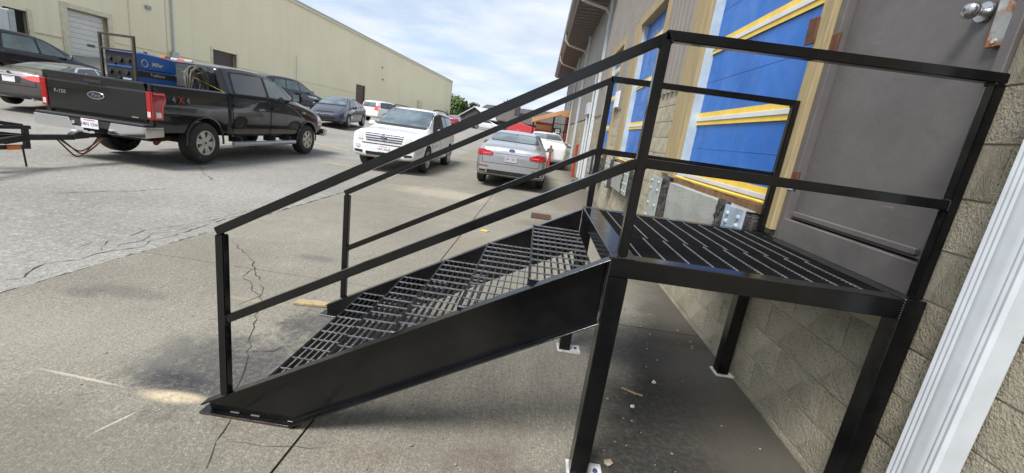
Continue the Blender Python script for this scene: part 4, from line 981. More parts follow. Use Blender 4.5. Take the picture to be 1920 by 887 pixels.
h, nn, _, _ = bv.ray_cast(Vector((6, 0, .56)), Vector((-1, 0, 0))); plate(HIG, h.x + .01, 0.0, .56, 1, 'HKK 2026')
for sgn in (-1, 1):
    MB().path([(.0, sgn * .60, 1.68), (-.06, sgn * .61, 1.715), (-.5, sgn * .615, 1.74), (-1.5, sgn * .61, 1.732), (-1.95, sgn * .60, 1.70), (-2.0, sgn * .60, 1.66)], .016, 6).build('roof_rail', DARKP, HIG, smooth=True)
patch(bv, rpoly([(-.70, 1.135), (.70, 1.135), (.72, 1.175), (-.72, 1.175)], .01), 0, 'wiper_cowl', DARKP, HIG, .010, .012)

PRIP = paint('blue_grey_paint', (.055, .058, .082), .35, .25)
S = dict(st=[(-2.08, .42, .70, .80, .68, 1.02, .58), (-2.03, .30, .83, .93, .80, 1.12, .64), (-1.85, .24, .87, .97, .84, 1.19, .62), (-1.2, .21, .873, .96, .845, 1.36, .56), (-.4, .20, .873, .94, .85, 1.485, .575), (.2, .20, .873, .92, .85, 1.475, .575), (.55, .2, .873, .91, .85, 1.40, .58), (1.40, .21, .865, .88, .83, 1.02, .73), (1.85, .22, .85, .78, .80, .88, .66), (2.18, .25, .78, .66, .72, .72, .56), (2.36, .32, .62, .56, .58, .60, .44)],
    paint=PRIP, r=.315, xf=1.38, xr=-1.32, track=.865, gap=.04, key='hatch', spokes=7, rim=.20,
    doors=[[(.04, .30), (.98, .30), (1.05, .6), (1.08, .88), (.04, .92)], [(-.98, .45), (-.72, .30), (.01, .30), (.01, .92), (-1.05, .95)]],
    frame_poly=[(-1.45, 1.0), (1.10, .94), (.45, 1.29), (-.3, 1.40), (-.95, 1.31)], glass=[[(.05, .975), (.98, .955), (.45, 1.255), (.05, 1.35)], [(-.01, .98), (-.01, 1.36), (-.75, 1.29), (-.95, 1.01)], [(-1.02, 1.02), (-.82, 1.27), (-1.36, 1.02)]], sideglass=GLASSG,
    ws=[(-.71, 1.05), (.71, 1.05), (.53, 1.39), (-.53, 1.39)], wsm=1.2, rw=[(-.60, 1.2), (.60, 1.2), (.53, 1.36), (-.53, 1.36)], rwm=1.28, mirror=(.85, .86, .99),
    lamps=[(28, 'headlight', [(.10, .66), (.34, .70), (.60, .80), (.52, .87), (.30, .83), (.10, .73)], CLEAR, .012), (0, 'upper_slot', [(-.42, .69), (.42, .69), (.42, .715), (-.42, .715)], WELL, .012), (0, 'air_intake', [(-.45, .36), (.45, .36), (.50, .48), (-.50, .48)], WELL, .012), (20, 'fog_lamp', [(.44, .42), (.56, .44), (.56, .54), (.44, .53)], CLEAR, .012), (180, 'tail_light', [(.55, .85), (.75, .85), (.70, 1.1), (.58, 1.05)], RED, .012)])
PRX, PRY = -12.2, 21.0
PRI, bv, _ = car('parked_hatchback', 'dark blue-grey hatchback facing the yard beyond the pickup', 'car', (PRX, PRY, G(PRX, PRY) - .02), R(-82), S, 'cars parked in the yard', pitch=R(1.5), roll=R(2.0))
patch(bv, rpoly([(-.66, 1.02), (.66, 1.02), (.68, 1.05), (-.68, 1.05)], .01), 0, 'wiper_cowl', DARKP, PRI, .010, .012)

NISP = paint('grey_brown_paint', (.10, .088, .083), .5, .28)
S = sedan(NISP, rwglass=GLASSB, sideglass=GLASS, frame_poly=[(-1.42, .985), (.98, .965), (.42, 1.30), (-.2, 1.40), (-.85, 1.34)], surround=CHROME,
    lamps=[(180, 'boot_lid_seam', [(-.66, .62), (.66, .62), (.58, 1.03), (-.58, 1.03)], WELL, .0015), (180, 'boot_lid', [(-.645, .635), (.645, .635), (.565, 1.02), (-.565, 1.02)], NISP, .006), (180, 'chrome_strip', [(-.45, .885), (.45, .885), (.44, .925), (-.44, .925)], CHROME, .016),
           (150, 'tail_light', [(.38, .80), (.68, .78), (.98, .86), (.90, .92), (.60, .95), (.40, .90)], REDB, .014), (180, 'plate_recess', [(-.26, .70), (.26, .70), (.30, .87), (-.30, .87)], DARKP, .010), (180, 'lower_valance', [(-.8, .26), (.8, .26), (.8, .34), (-.8, .34)], DARKP, .010)])
NX, NY = -16.3, 11.6
NIS, bv, _ = car('parked_sedan', 'grey-brown sedan parked beyond the pickup tailgate', 'car', (NX, NY, G(NX, NY) - .02), R(103), S, 'cars parked in the yard')
NIS.scale = (.92, .92, .92)
plate(NIS, -2.45, 0, .785, -1, ''); emblem_ring(NIS, (-2.425, 0, .97), -1, .05, .05, CHROME, DARKP)
MB().cyl((-2.36, -.55, .27), (-2.48, -.55, .27), .035, 14).build('exhaust', CHROME, NIS)

def suv(pnt, **k):
    S = dict(st=[(-2.38, .45, .76, .85, .74, 1.15, .62), (-2.33, .36, .90, 1.0, .86, 1.45, .66), (-2.15, .3, .955, 1.08, .92, 1.69, .68), (-1.4, .28, .96, 1.07, .925, 1.76, .70), (-.4, .28, .96, 1.06, .925, 1.77, .70), (.3, .28, .96, 1.05, .925, 1.72, .68), (1.22, .28, .95, 1.04, .90, 1.17, .80), (1.85, .3, .93, .97, .87, 1.07, .74), (2.25, .34, .88, .86, .82, .95, .66), (2.40, .42, .74, .72, .70, .78, .56)],
        paint=pnt, r=.36, xf=1.42, xr=-1.42, track=.94, gap=.05, crease=(.45, .55), key='suv2', spokes=5, rim=.23,
        doors=[[(.04, .4), (1.0, .4), (1.08, .7), (1.1, 1.02), (.04, 1.05)], [(-.9, .55), (-.72, .4), (.01, .4), (.01, 1.05), (-1.0, 1.06)]],
        frame_poly=[(-2.0, 1.15), (1.0, 1.09), (.36, 1.56), (-.4, 1.64), (-1.8, 1.58)], glass=[[(.05, 1.12), (.90, 1.11), (.34, 1.53), (.05, 1.585)], [(-.03, 1.12), (-.03, 1.59), (-.9, 1.58), (-1.02, 1.14)], [(-1.10, 1.15), (-.98, 1.575), (-1.72, 1.55), (-1.90, 1.17)]],
        ws=[(-.80, 1.20), (.80, 1.20), (.65, 1.66), (-.65, 1.66)], wsm=1.4, rw=[(-.64, 1.15), (.64, 1.15), (.60, 1.55), (-.60, 1.55)], rwm=1.3, mirror=(.82, .93, 1.15),
        lamps=[(180, 'tail_light', [(.6, .95), (.85, .95), (.82, 1.2), (.62, 1.15)], RED, .012), (26, 'headlight', [(.15, .80), (.5, .85), (.58, .93), (.2, .92)], CLEAR, .012)])
    S.update(k); return S
BLKP = paint('black_paint', (.0045, .0045, .0055), .0, .2)
SX, SY = -20.1, 13.1
car('parked_suv', 'black SUV parked between the grey-brown sedan and the white overhead door', 'car', (SX, SY, G(SX, SY)), R(88), suv(paint('plum_black_paint', (.020, .017, .024), .2, .2), sideglass=GLASSG), 'cars parked in the yard')
S2 = suv(paint('navy_paint', (.018, .018, .035), .2, .2), key='suv3', sideglass=GLASSG)
car('parked_suv', 'dark navy SUV half hidden behind the pickup cab and the blue-grey hatchback', 'car', (-16.3, 22.9, G(-16.3, 22.9) - .03), R(81), S2, 'cars parked in the yard')
S3 = dict(S2); S3 = suv(HIGP, key='suv4', lamps=[(180, 'tail_light', [(.50, .95), (.86, .9), (.84, 1.32), (.66, 1.28)], REDB, .014)])
car('parked_suv', 'white crossover with red tail lamps beyond the blue-grey hatchback', 'car', (-15.7, 37.3, G(-15.7, 37.3)), R(75), S3, 'cars parked in the yard')
S4 = sedan(HIGP, key='farw'); car('parked_sedan', 'white car parked nose-out beyond the silver sedan', 'car', (-1.35, 18.6, G(-1.35, 18.6)), R(91), S4, 'cars parked in the yard')
for i, (x, y, hd, p, lb) in enumerate(((-12.9, 46, 92, FUSP, 'far silver car glimpsed past the white SUV roof'), (-13.0, 55, 92, paint('maroon_paint', (.25, .03, .05), .2, .25), 'far maroon car glimpsed past the white SUV roof'), (-9.9, 62, 20, HIGP, 'far white car parked before the dark shed'))):
    car('far_car', lb, 'car', (x, y, G(x, y)), R(hd), sedan(p, key='far%d' % i, doors=[], side=[]), 'cars far down the yard')

# --- pickup truck
TRK = thing('pickup_truck', (-9.16, 8.55, G(-9.16, 8.55) + .01), 'black crew-cab pickup truck with a welder in its bed', 'pickup truck', 'cars parked in the yard', R(89.3), world=False, pitch=R(-.5))
cab = loft([(-1.255, .50, .985, 1.35, .965, 1.86, .75), (-1.21, .49, 1.0, 1.36, .975, 1.97, .765), (-.4, .48, 1.0, 1.36, .975, 2.01, .77), (.66, .48, 1.0, 1.35, .975, 1.97, .75), (1.42, .48, 1.0, 1.31, .955, 1.43, .82), (1.95, .50, 1.0, 1.23, .94, 1.36, .80), (2.50, .54, .98, 1.10, .93, 1.27, .76), (2.74, .58, .93, .96, .90, 1.12, .70), (2.80, .62, .86, .92, .84, 1.04, .66)], 3, (.6, .7))
bvc = bvh_of(cab); cab.materials.append(BLKP)
cab2 = boolean(cab, [cutter(1.84, .46, s_ * .62, s_ * 1.5, .43) for s_ in (-1, 1)])
for p in cab2.polygons: p.use_smooth = True
cab2.set_sharp_from_angle(angle=R(38)); cab2.name = 'cab'; link('cab', cab2, TRK)
# bed shell
bx0, bx1 = -2.99, -1.275
half = [(.80, .56), (.97, .60), (1.005, .95), (.985, 1.30), (.975, 1.395), (.945, 1.42), (.885, 1.42), (.875, 1.37), (.875, .82), (.78, .80)]
pts = [(-y, z) for y, z in half] + [(y, z) for y, z in half[::-1]]
sbd = MB(); sbd.prism(pts, 'x', bx0, bx1); bed = sbd.mesh(BLKP)
bvb = bvh_of(bed)
bed2 = boolean(bed, [cutter(-1.89, .47, s_ * .60, s_ * 1.5, .43) for s_ in (-1, 1)])
for p in bed2.polygons: p.use_smooth = True
bed2.set_sharp_from_angle(angle=R(30)); bed2.name = 'bed'; link('bed', bed2, TRK)
B(-1.275, -1.258, -.90, .90, .6, 1.40).build('bed_front_panel', BLKP, TRK)
tg = MB().prism([(-3.02, .76), (-3.045, .80), (-3.05, 1.26), (-3.03, 1.285), (-3.075, 1.40), (-3.06, 1.425), (-2.995, 1.415), (-2.985, .76)], 'y', -.89, .89).build('tailgate', BLKP, TRK, .008)
B(-3.056, -3.05, -.12, .20, 1.31, 1.355).build('tailgate_handle', DARKP, tg, .002)
for s_ in (-1, 1):
    y0, y1 = sorted((s_ * .895, s_ * .985)); B(-3.03, -2.99, y0, y1, .58, 1.415).build('bed_corner', BLKP, TRK, .012)
    l = MB().prism([(s_ * .90, .82), (s_ * .993, .82), (s_ * .993, 1.28), (s_ * .90, 1.28)], 'x', -3.065, -2.99).build('tail_light', RED, TRK, .010)
    ys_ = s_ * 1.009
    sl_ = MB().prism([(-3.055, .82), (-2.86, .82), (-2.84, 1.04), (-2.79, 1.10), (-2.775, 1.25), (-2.80, 1.28), (-3.055, 1.28)], 'y', min(s_ * .96, s_ * 1.014), max(s_ * .96, s_ * 1.014)).build('tail_light_side', RED, l, .004)
    MB().path([(-3.03, s_ * 1.0155, 1.25), (-2.82, s_ * 1.0155, 1.25), (-2.81, s_ * 1.0155, 1.15), (-2.88, s_ * 1.0155, 1.06), (-2.89, s_ * 1.0155, .85), (-3.03, s_ * 1.0155, .85)], .011, 6).build('light_guide', REDB, l)
    B(-3.0, -2.90, min(s_ * 1.0145, s_ * 1.018), max(s_ * 1.0145, s_ * 1.018), .86, .95).build('reverse_lamp', CLEAR, l, .003)
    B(-3.068, -3.0655, min(s_ * .92, s_ * .975), max(s_ * .92, s_ * .975), .86, .95).build('reverse_lamp', CLEAR, l)
    # 4x4 decal
    gz = 1.185; gxx = -2.46
    put_text('decal_text', '4', .145, plain('decal_grey', (.16, .16, .17), .4), TRK, (gxx - s_ * -.125 * -1, s_ * 1.0015, gz), (-s_, 0, 0), (0, 0, 1), bold=.003) if s_ > 0 else None
    if s_ < 0:
        DG = plain('decal_grey', (.16, .16, .17), .4); DR = plain('decal_red', (.36, .04, .025), .4)
        for t_, xo, mt in (('4', -.15, DG), ('X', 0, DR), ('4', .15, DG)):
            put_text('decal_text', t_, .14, mt, TRK, (gxx + xo * 1.05, -1.0055, gz), (1, 0, 0), (0, .13, 1), bold=.004, extrude=.002)
# wheel-arch flares and inner wells
for x, bv_, zc in ((-1.89, bvb, .43), (1.84, bvc, .43)):
    for s_ in (-1, 1):
        P = []
        for k in range(21):
            a = math.pi * (-.04 + 1.08 * k / 20); px, pz = x + .475 * math.cos(a), zc + .475 * math.sin(a)
            h, nn, _, _ = bv_.ray_cast(Vector((px, s_ * 5, max(pz, .62))), Vector((0, -s_, 0)))
            if h: P.append(Vector((px, h.y + s_ * .012, pz)))
        MB().path(P, .02, 8).build('wheel_arch_flare', BLKP, TRK, smooth=True)
        add_wheel(TRK, x, s_, .402, .27, .235, 6, ALLOYT, 'truck', .985)
# bumpers, hitch, steps
bmp = MB().prism([(-.99, .56), (.99, .56), (.99, .70), (-.99, .70)], 'x', -3.20, -3.03).build('rear_bumper', DARKP, TRK, .02)
B(-3.21, -3.0, -.98, .98, .70, .735).build('bumper_top', DARKP, bmp, .008)
for s_ in (-1, 1):
    MB().prism([(s_ * .30, .50), (s_ * 1.0, .51), (s_ * 1.005, .69), (s_ * .38, .69)], 'x', -3.215, -3.195).build('bumper_chrome', CHROME, bmp, .006)
    MB().prism([(-3.20, .51), (-2.86, .53), (-2.86, .69), (-3.20, .69)], 'y', min(s_ * .985, s_ * 1.008), max(s_ * .985, s_ * 1.008)).build('bumper_chrome', CHROME, bmp, .004)
plate(TRK, -3.205, .0, .625, -1, 'HBG 1236')
MB().cyl((-3.20, .30, .62), (-3.215, .30, .62), .03, 12).build('socket', GALV, bmp)
put_text('tailgate_badge', 'F-150', .085, CHROME, tg, (-3.053, .66, 1.09), (0, -1, 0), (0, 0, 1), bold=.003, space=1.1)
fo = emblem_ring(tg, (-3.051, .0, 1.10), -1, .155, .064, CHROME, plain('badge_navy', (.012, .02, .06), .3)); put_text('badge_script', 'Ford', .085, CHROME, tg, (-3.068, 0, 1.10), (0, -1, 0), (0, 0, 1), shear=.4)
B(-3.055, -3.051, -.74, -.62, .82, .835).build('trim_badge', CHROME, tg)
B(-3.30, -2.9, -.04, .04, .40, .46).build('hitch_receiver', STEEL, TRK, .004); B(-2.6, -2.45, -.5, .5, .38, .46).build('rear_axle_beam', DARKP, TRK); MB().cyl((-1.84, -.8, .40), (-1.84, .8, .40), .07, 10).build('axle', DARKP, TRK); MB().cyl((1.84, -.8, .40), (1.84, .8, .40), .06, 10).build('axle', DARKP, TRK)
B(-2.95, 2.3, -.42, .42, .47, .62).build('chassis', WELL, TRK)
MB().path([(-2.2, -.55, .45), (-2.55, -.62, .44), (-2.80, -.78, .40)], .045, 10).build('exhaust', RUST, TRK, smooth=True)
for s_ in (-1, 1):
    MB().path([(-1.15, s_ * 1.0, .36), (-1.1, s_ * 1.02, .36), (1.1, s_ * 1.02, .36), (1.15, s_ * 1.0, .36)], .055, 8).build('step_bar', plain('step_bar_alloy', (.45, .46, .48), .35, .7), TRK, smooth=True)
    for xx in (-.9, .3, .95): B(xx, xx + .05, min(s_ * .7, s_ * 1.0), max(s_ * .7, s_ * 1.0), .38, .5).build('step_bracket', DARKP, TRK)
    yw = 90 * s_
    for poly in ([(.18, .56), (1.28, .56), (1.38, .80), (1.44, 1.28), (.18, 1.34)], [(-1.10, .56), (.14, .56), (.14, 1.34), (-1.14, 1.35)]):
        patch(bvc, rpoly(poly, .05), yw, 'door_seam', WELL, TRK, .0012, .006)
        cx = sum(p[0] for p in poly) / len(poly); cz = sum(p[1] for p in poly) / len(poly)
        dd = patch(bvc, rpoly([(cx + (x - cx) * (1 - .018 / max(.2, abs(x - cx))), cz + (z - cz) * (1 - .014 / max(.2, abs(z - cz)))) for x, z in poly], .045), yw, 'door', BLKP, TRK, .006, .006)
        hx = min(p[0] for p in poly) + .2; patch(bvc, rpoly([(hx - .13, 1.15), (hx + .13, 1.15), (hx + .13, 1.195), (hx - .13, 1.195)], .015), yw, 'handle', DARKP, dd, .035, .03)
        xs_ = [p[0] for p in poly]; patch(bvc, rpoly([(min(xs_) + .04, .70), (max(xs_) - .05, .70), (max(xs_) - .05, .735), (min(xs_) + .04, .735)], .01), yw, 'door_moulding', BLKP, dd, .016, .014)
    patch(bvc, rpoly([(-1.06, 1.40), (1.28, 1.39), (.68, 1.82), (-.4, 1.875), (-1.0, 1.845)], .05), yw, 'window_surround', DARKP, TRK, .004, .012)
    patch(bvc, rpoly([(-1.0, 1.42), (.07, 1.42), (.07, 1.845), (-.95, 1.82)], .06), yw, 'side_window', GLASS, TRK, .009, .014)
    patch(bvc, rpoly([(.17, 1.42), (1.17, 1.41), (.65, 1.79), (.17, 1.845)], .04), yw, 'side_window', GLASSG, TRK, .009, .014)
    mo = MB().box(.72, .86, -.10, .10, -.11, .13); mo = mo.build('wing_mirror', BLKP, TRK, .03, True, 2); mo.location = (.30, s_ * 1.13, 1.50)
    B(1.06, 1.12, min(s_ * .95, s_ * 1.06), max(s_ * .95, s_ * 1.06), 1.40, 1.46).build('mirror_arm', DARKP, TRK); B(1.012, 1.018, min(s_ * 1.05, s_ * 1.21), max(s_ * 1.05, s_ * 1.21), 1.41, 1.59).build('mirror_glass', GLASSB, TRK)
    put_text('fender_badge', 'F-150', .07, CHROME, TRK, (1.60, -1.0 if s_ < 0 else 1.0, 1.12), (1 if s_ < 0 else -1, 0, 0), (0, 0, 1)) if s_ < 0 else None
    patch(bvc, rpoly([(2.40, .80), (2.72, .82), (2.70, 1.05), (2.42, 1.08)], .03), yw, 'headlight', CLEAR, TRK, .01, .02)
patch(bvc, rpoly([(-.74, 1.40), (.74, 1.40), (.69, 1.875), (-.69, 1.875)], .07), 180, 'rear_window', GLASS, TRK, .010, .014)
patch(bvc, rpoly([(-.75, 1.43), (.75, 1.43), (.66, 1.90), (-.66, 1.90)], .07), 0, 'windscreen', GLASSB, TRK, .008, .012)
patch(bvc, rpoly([(-.62, .72), (.62, .72), (.62, 1.02), (-.62, 1.02)], .03), 0, 'grille', CHROME, TRK, .012, .02)
B(2.72, 2.93, -1.0, 1.0, .50, .70).build('front_bumper', CHROME, TRK, .03, True, 2)
hl = B(-1.265, -1.22, -.24, .24, 1.92, 1.965).build('high_brake_light', CLEAR, TRK, .008); B(-1.268, -1.2655, -.07, .07, 1.924, 1.961).build('brake_lens', REDB, hl)

# --- load in the bed: welder, cable, strap (truck-local helper)
TM = Matrix.Translation((-9.16, 8.55, G(-9.16, 8.55) + .01)) @ Matrix.Rotation(R(89.3), 4, 'Z') @ Matrix.Rotation(R(-.5), 4, 'Y')
def on_truck(name, lx, ly, lz, label, cat):
    o = thing(name, (0, 0, 0), label, cat, None, 0, world=False); o.matrix_world = TM @ Matrix.Translation((lx, ly, lz)); return o
WBL = plain('welder_blue', (.012, .10, .36), .32, var=.1, coat=.4); BRNF = plain('brown_frame_paint', (.045, .033, .028), .5)
WE = on_truck('welding_generator', -2.50, -.04, .825, 'blue engine-driven welder in a brown lifting frame on the truck bed', 'welder')
B(-.10, .80, -.25, .25, .14, .80).build('case', WBL, WE, .02); MB().prism([(-.10, .805), (.80, .805), (.80, .98), (.74, 1.07), (.05, 1.10), (-.10, 1.06)], 'y', -.248, .248).build('hood', WBL, WE, .02)
B(-.118, -.101, -.26, .26, .30, 1.06).build('front_panel', plain('panel_black', (.015, .015, .018), .5), WE, .004)
B(-.10, .85, -.26, .26, .02, .135).build('skid', DARKP, WE)
for z, y, r_ in ((.93, .17, .03), (.93, -.02, .045), (.93, -.18, .03), (.72, .18, .035), (.72, .03, .025), (.72, -.13, .04), (.86, .08, .018), (.62, .0, .02)):
    kb = MB().cyl((-.15, y, z), (-.119, y, z), r_, 14).build('dial', GALV if r_ > .045 else DARKP, WE, .003)
for z in (.82, .54): B(-.126, -.119, -.23, .23, z - .012, z + .012).build('panel_stripe', WBL, WE)
B(-.124, -.119, -.20, .05, .45, .48).build('panel_label', WHITE, WE); B(-.124, -.119, -.20, -.04, .60, .63).build('panel_label', BLUST, WE)
for s_ in (-1, 1): B(-.16, -.12, s_ * .31 - .02, s_ * .31 + .02, .0, 1.34).build('frame_post', BRNF, WE, .003)
B(-.16, -.12, -.289, .289, 1.302, 1.34).build('frame_bar', BRNF, WE, .003); B(-.16, -.12, -.289, .289, 1.07, 1.10).build('frame_bar', BRNF, WE, .003)
put_text('side_logo', 'Miller', .10, WHITE, WE, (.36, -.2515, .92), (1, 0, 0), (0, 0, 1), shear=.3, bold=.002); B(-.09, .78, -.2535, -.2505, .68, .78).build('side_band', DARKP, WE); put_text('side_name', 'Trailblazer', .075, plain('decal_tan', (.45, .40, .28), .4), WE, (.36, -.2545, .73), (1, 0, 0), (0, 0, 1), bold=.001)
MB().path([(.10 + .06 * math.cos(t), -.255, .92 + .06 * math.sin(t)) for t in [2 * math.pi * k / 16 for k in range(17)]], .008, 6).build('logo_ring', WHITE, WE)
B(.60, .72, -.2, -.08, 1.085, 1.12).build('fuel_cap', ORANGE, WE); MB().cyl((.5, .1, 1.07), (.5, .1, 1.14), .03).build('exhaust_stub', RUST, WE); MB().cyl((.70, -.2, 1.07), (.80, -.2, 1.28), .006, 6).build('whip', RUST, WE)
CAB = plain('grey_olive_cable', (.10, .095, .075), .6, var=.3, nscale=15); CO = on_truck('cable_coil', -1.56, -.56, 1.14, 'coil of grey welding cable hung on the end of the blue welder', 'cable')
for k in range(17):
    P = []; rr = random.uniform(.20, .29); cx0, cz0 = random.uniform(-.05, .05), random.uniform(-.03, .03) + .36; yy = random.uniform(-.07, .07); tw = random.uniform(-.2, .2)
    for j in range(25):
        t = 2 * math.pi * j / 24; x = rr * (.72 + .1 * math.sin(k)) * math.cos(t); P.append((cx0 + x, yy + tw * x * .5 + .03 * math.sin(3 * t + k), max(.02, cz0 + rr * 1.25 * math.sin(t) - .02 * k % .05)))
    MB().path(P, .0125, 6).build('cable_loop', CAB, CO, smooth=True)
YS = plain('yellow_strap', (.70, .60, .04), .6); sto = on_truck('ratchet_strap', -1.6, -.4, 1.36, 'yellow strap tying the welder to the truck bed rail', 'strap')
MB().bar((.0, .10, .36), (.36, -.50, .06), .03, .006).build('webbing', YS, sto)
st2 = on_truck('ratchet_strap', -2.9, .4, 1.30, 'short yellow strap end on the tailgate beside the welder frame', 'strap'); MB().bar((.02, .15, .03), (.10, .0, .13), .03, .008).build('webbing', YS, st2)

# --- trailer tongue behind the pickup
TRL = thing('utility_trailer', (-9.15, 3.6, G(-9.15, 3.6)), 'black trailer with an A-frame tongue hitched behind the pickup', 'trailer')
TB = plain('trailer_black', (.016, .016, .017), .45, var=.3, nscale=12, dirt=.15); tx = -9.13
def tb(name, *a): return MB().bar(*a).build(name, TB, TRL, .003)
tb('tongue_beam', (tx, 4.98, .43), (tx, 3.2, .44), .08, .08); tb('draw_bar', (tx, 4.35, .44), (tx - .75, 2.7, .60), .07, .07); tb('draw_bar', (tx, 4.35, .44), (tx + .72, 2.6, .34), .06, .07)
tb('upright', (tx, 4.33, .30), (tx, 4.33, .58), .06, .06, (0, 1, 0)); tb('frame_rail', (tx + .02, 4.38, .58), (tx - .05, 2.4, .575), .05, .05); tb('frame_rail', (tx + .04, 4.33, .30), (tx + .10, 2.4, .31), .05, .06); tb('frame_rail', (tx + .02, 4.30, .60), (tx - 1.0, 3.0, .80), .05, .05)
MB().prism([(4.95, .40), (5.20, .42), (5.22, .50), (5.05, .53), (4.95, .49)], 'x', tx - .06, tx + .06).build('coupler', TB, TRL, .01); B(tx - .05, tx + .05, 5.0, 5.12, .47, .55).build('coupler_latch', GALV, TRL, .01)
B(tx + .075, tx + .10, 4.02, 4.18, .27, .33).build('side_marker', ORANGE, TRL, .004)
for k, (sx, dp) in enumerate(((.04, .24), (-.05, .30), (.0, .20))):
    P = [(tx + sx + .03 * math.sin(j * .6), 4.78 + .62 * j / 12, .40 - dp * math.sin(math.pi * j / 12)) for j in range(13)]; MB().path(P, .012, 5).build('safety_chain', RUST, TRL)
MB().cyl((tx + .03, 4.25, .30), (tx + .05, 4.25, .01), .012, 6).build('jack_leg', TB, TRL)
MB().path([(tx + .06, 4.3, .40), (tx + .1, 4.0, .36), (tx + .1, 3.6, .44), (tx + .06, 3.2, .42)], .012, 6).build('wiring', DARKP, TRL)
B(tx + .02, tx + .14, 3.55, 3.70, .40, .52).build('hose_fitting', plain('green_plastic', (.10, .55, .10), .4), TRL, .02)
MB().path([(tx - .3, 3.7, .95), (tx - .1, 3.95, 1.02), (tx, 4.0, 1.0), (tx - .2, 3.6, .85)], .03, 8).build('tan_hose', plain('tan_hose', (.55, .48, .28), .5), TRL, smooth=True)
for s_ in (-1, 1):
    B(tx + s_ * .75 - .03, tx + s_ * .75 + .03, -.3, 2.6, .45, .55).build('frame_rail', TB, TRL)
B(tx - .78, tx + .78, -.3, 2.6, .555, .60).build('deck', OSB, TRL)
for s_ in (-1, 1):
    o = link('wheel', wheel_meshes(.33, .2, .19, 5, ALLOY, 'trl')[0], TRL); o.location = (tx + s_ * .92, 1.1, .33); o.rotation_euler = (0, 0, R(90)); link('rim', wheel_meshes(.33, .2, .19, 5, ALLOY, 'trl')[1], o)

# ------------------------------------------------------------------ box truck at the cream building
BT = thing('box_truck', (-23.4, 11.5, G(-23.4, 11.5)), 'white box truck body parked against the cream building', 'truck')
bz = G(-23.4, 11.5); TW = plain('truck_white', (.60, .61, .62), .4, var=.05, dirt=.08)
B(-24.5, -22.3, 7.0, 14.75, bz + .9, 3.36).build('box_body', TW, BT, .02); B(-24.52, -22.28, 14.751, 14.95, bz + .88, 3.39).build('box_rim', GREYB, BT, .01)
put_text('lettering', '.com', .34, plain('letter_grey', (.40, .43, .45), .5), BT, (-22.296, 14.38, 2.52), (0, 1, 0), (0, 0, 1))
B(-24.3, -22.5, 5.5, 6.99, bz + .5, bz + 2.1).build('cab', TW, BT, .08); B(-22.497, -22.48, 5.7, 6.7, bz + 1.3, bz + 1.95).build('cab_window', GLASS, BT); B(-24.1, -22.7, 5.6, 14.5, bz + .6, bz + .85).build('chassis', WELL, BT)
for y in (6.2, 13.0):
    for x in (-24.2, -22.6):
        o = link('wheel', wheel_meshes(.45, .28, .27, 6, ALLOY, 'bt')[0], BT); o.location = (x, y, bz + .45); o.rotation_euler = (0, 0, R(90)); link('rim', wheel_meshes(.45, .28, .27, 6, ALLOY, 'bt')[1], o)

# ------------------------------------------------------------------ far end of the yard
SHG = plain('dark_shingle', (.070, .062, .058), .9, var=.25, nscale=2); DKW = plain('dark_board_wall', (.055, .047, .045), .85, var=.2, nscale=1.5)
def gable_shed(name, label, x, y, rz, w, l, hw, hr, roofm, wallm, z0):
    o = thing(name, (x, y, z0), label, 'building', None, R(rz), world=False)
    MB().prism([(-w / 2, -1), (w / 2, -1), (w / 2, hw), (0, hr - .12), (-w / 2, hw)], 'y', -l / 2, l / 2).build('wall', wallm, o)
    for s_ in (-1, 1):
        MB().prism([(s_ * (w / 2 + .4), hw - .3), (0, hr - .005), (0, hr + .16), (s_ * (w / 2 + .4), hw - .14)], 'y', -l / 2 - .4, l / 2 + .4).build('roof', roofm, o)
    return o
g1 = gable_shed('dark_shed', 'small dark gabled shed with a pale metal roof far down the yard', -12.2, 86, -28, 7, 10, 1.7, 3.5, plain('pale_metal_roof', (.55, .58, .60), .4, .2), DKW, 1.35)
g2 = gable_shed('dark_barn', 'long dark-roofed barn closing the far end of the yard', -3.0, 88, 72, 16, 22, 1.9, 4.6, SHG, DKW, 1.35)
for y, z in ((-7.5, .9), (-6.2, 1.15), (-6.9, .2)): B(-8.06, -8.01, y, y + .8, z, z + .6).build('white_sign', PLATE, g2)
for y in range(-9, 11, 3): B(-8.06, -8.01, y, y + 1.1, .3, 1.3).build('window', GLASS, g2)
bk = thing('chimney', (-6.8, 84.5, 1.3), 'square chimney rising behind the dark barn roof', 'chimney'); B(-7.3, -6.3, 84, 85, 1.2, 6.4).build('stack', DKW, bk, .02); B(-7.42, -6.18, 83.88, 85.12, 6.41, 6.7).build('cap', SHG, bk, .02)
up = thing('utility_pole', (-11.2, 110, 1.3), 'thin utility pole among the far trees', 'pole'); MB().cyl((-11.2, 110, 0), (-11.2, 110, 9.0), .14, 8, .09).build('shaft', OSB, up); B(-12.2, -10.2, 109.92, 110.08, 8.2, 8.35).build('cross_arm', OSB, up)
hdg = thing('timber_fence', (-18, 84, 1.35), 'dark timber fence at the far edge of the yard', 'fence')
for k in range(14): B(-20.6 + k * .62, -20.02 + k * .62, 84, 84.06, 1.2, 2.9 + random.uniform(-.04, .04)).build('fence_board', DKW, hdg)
LEAF = [m_foliage('leaf_mid', (.055, .095, .022), (.095, .15, .035)), m_foliage('leaf_dark', (.035, .066, .018), (.06, .10, .026)), m_foliage('leaf_light', (.085, .13, .03), (.12, .175, .05))]
BARK = m_wood('bark', (.09, .07, .05), (.05, .04, .03))
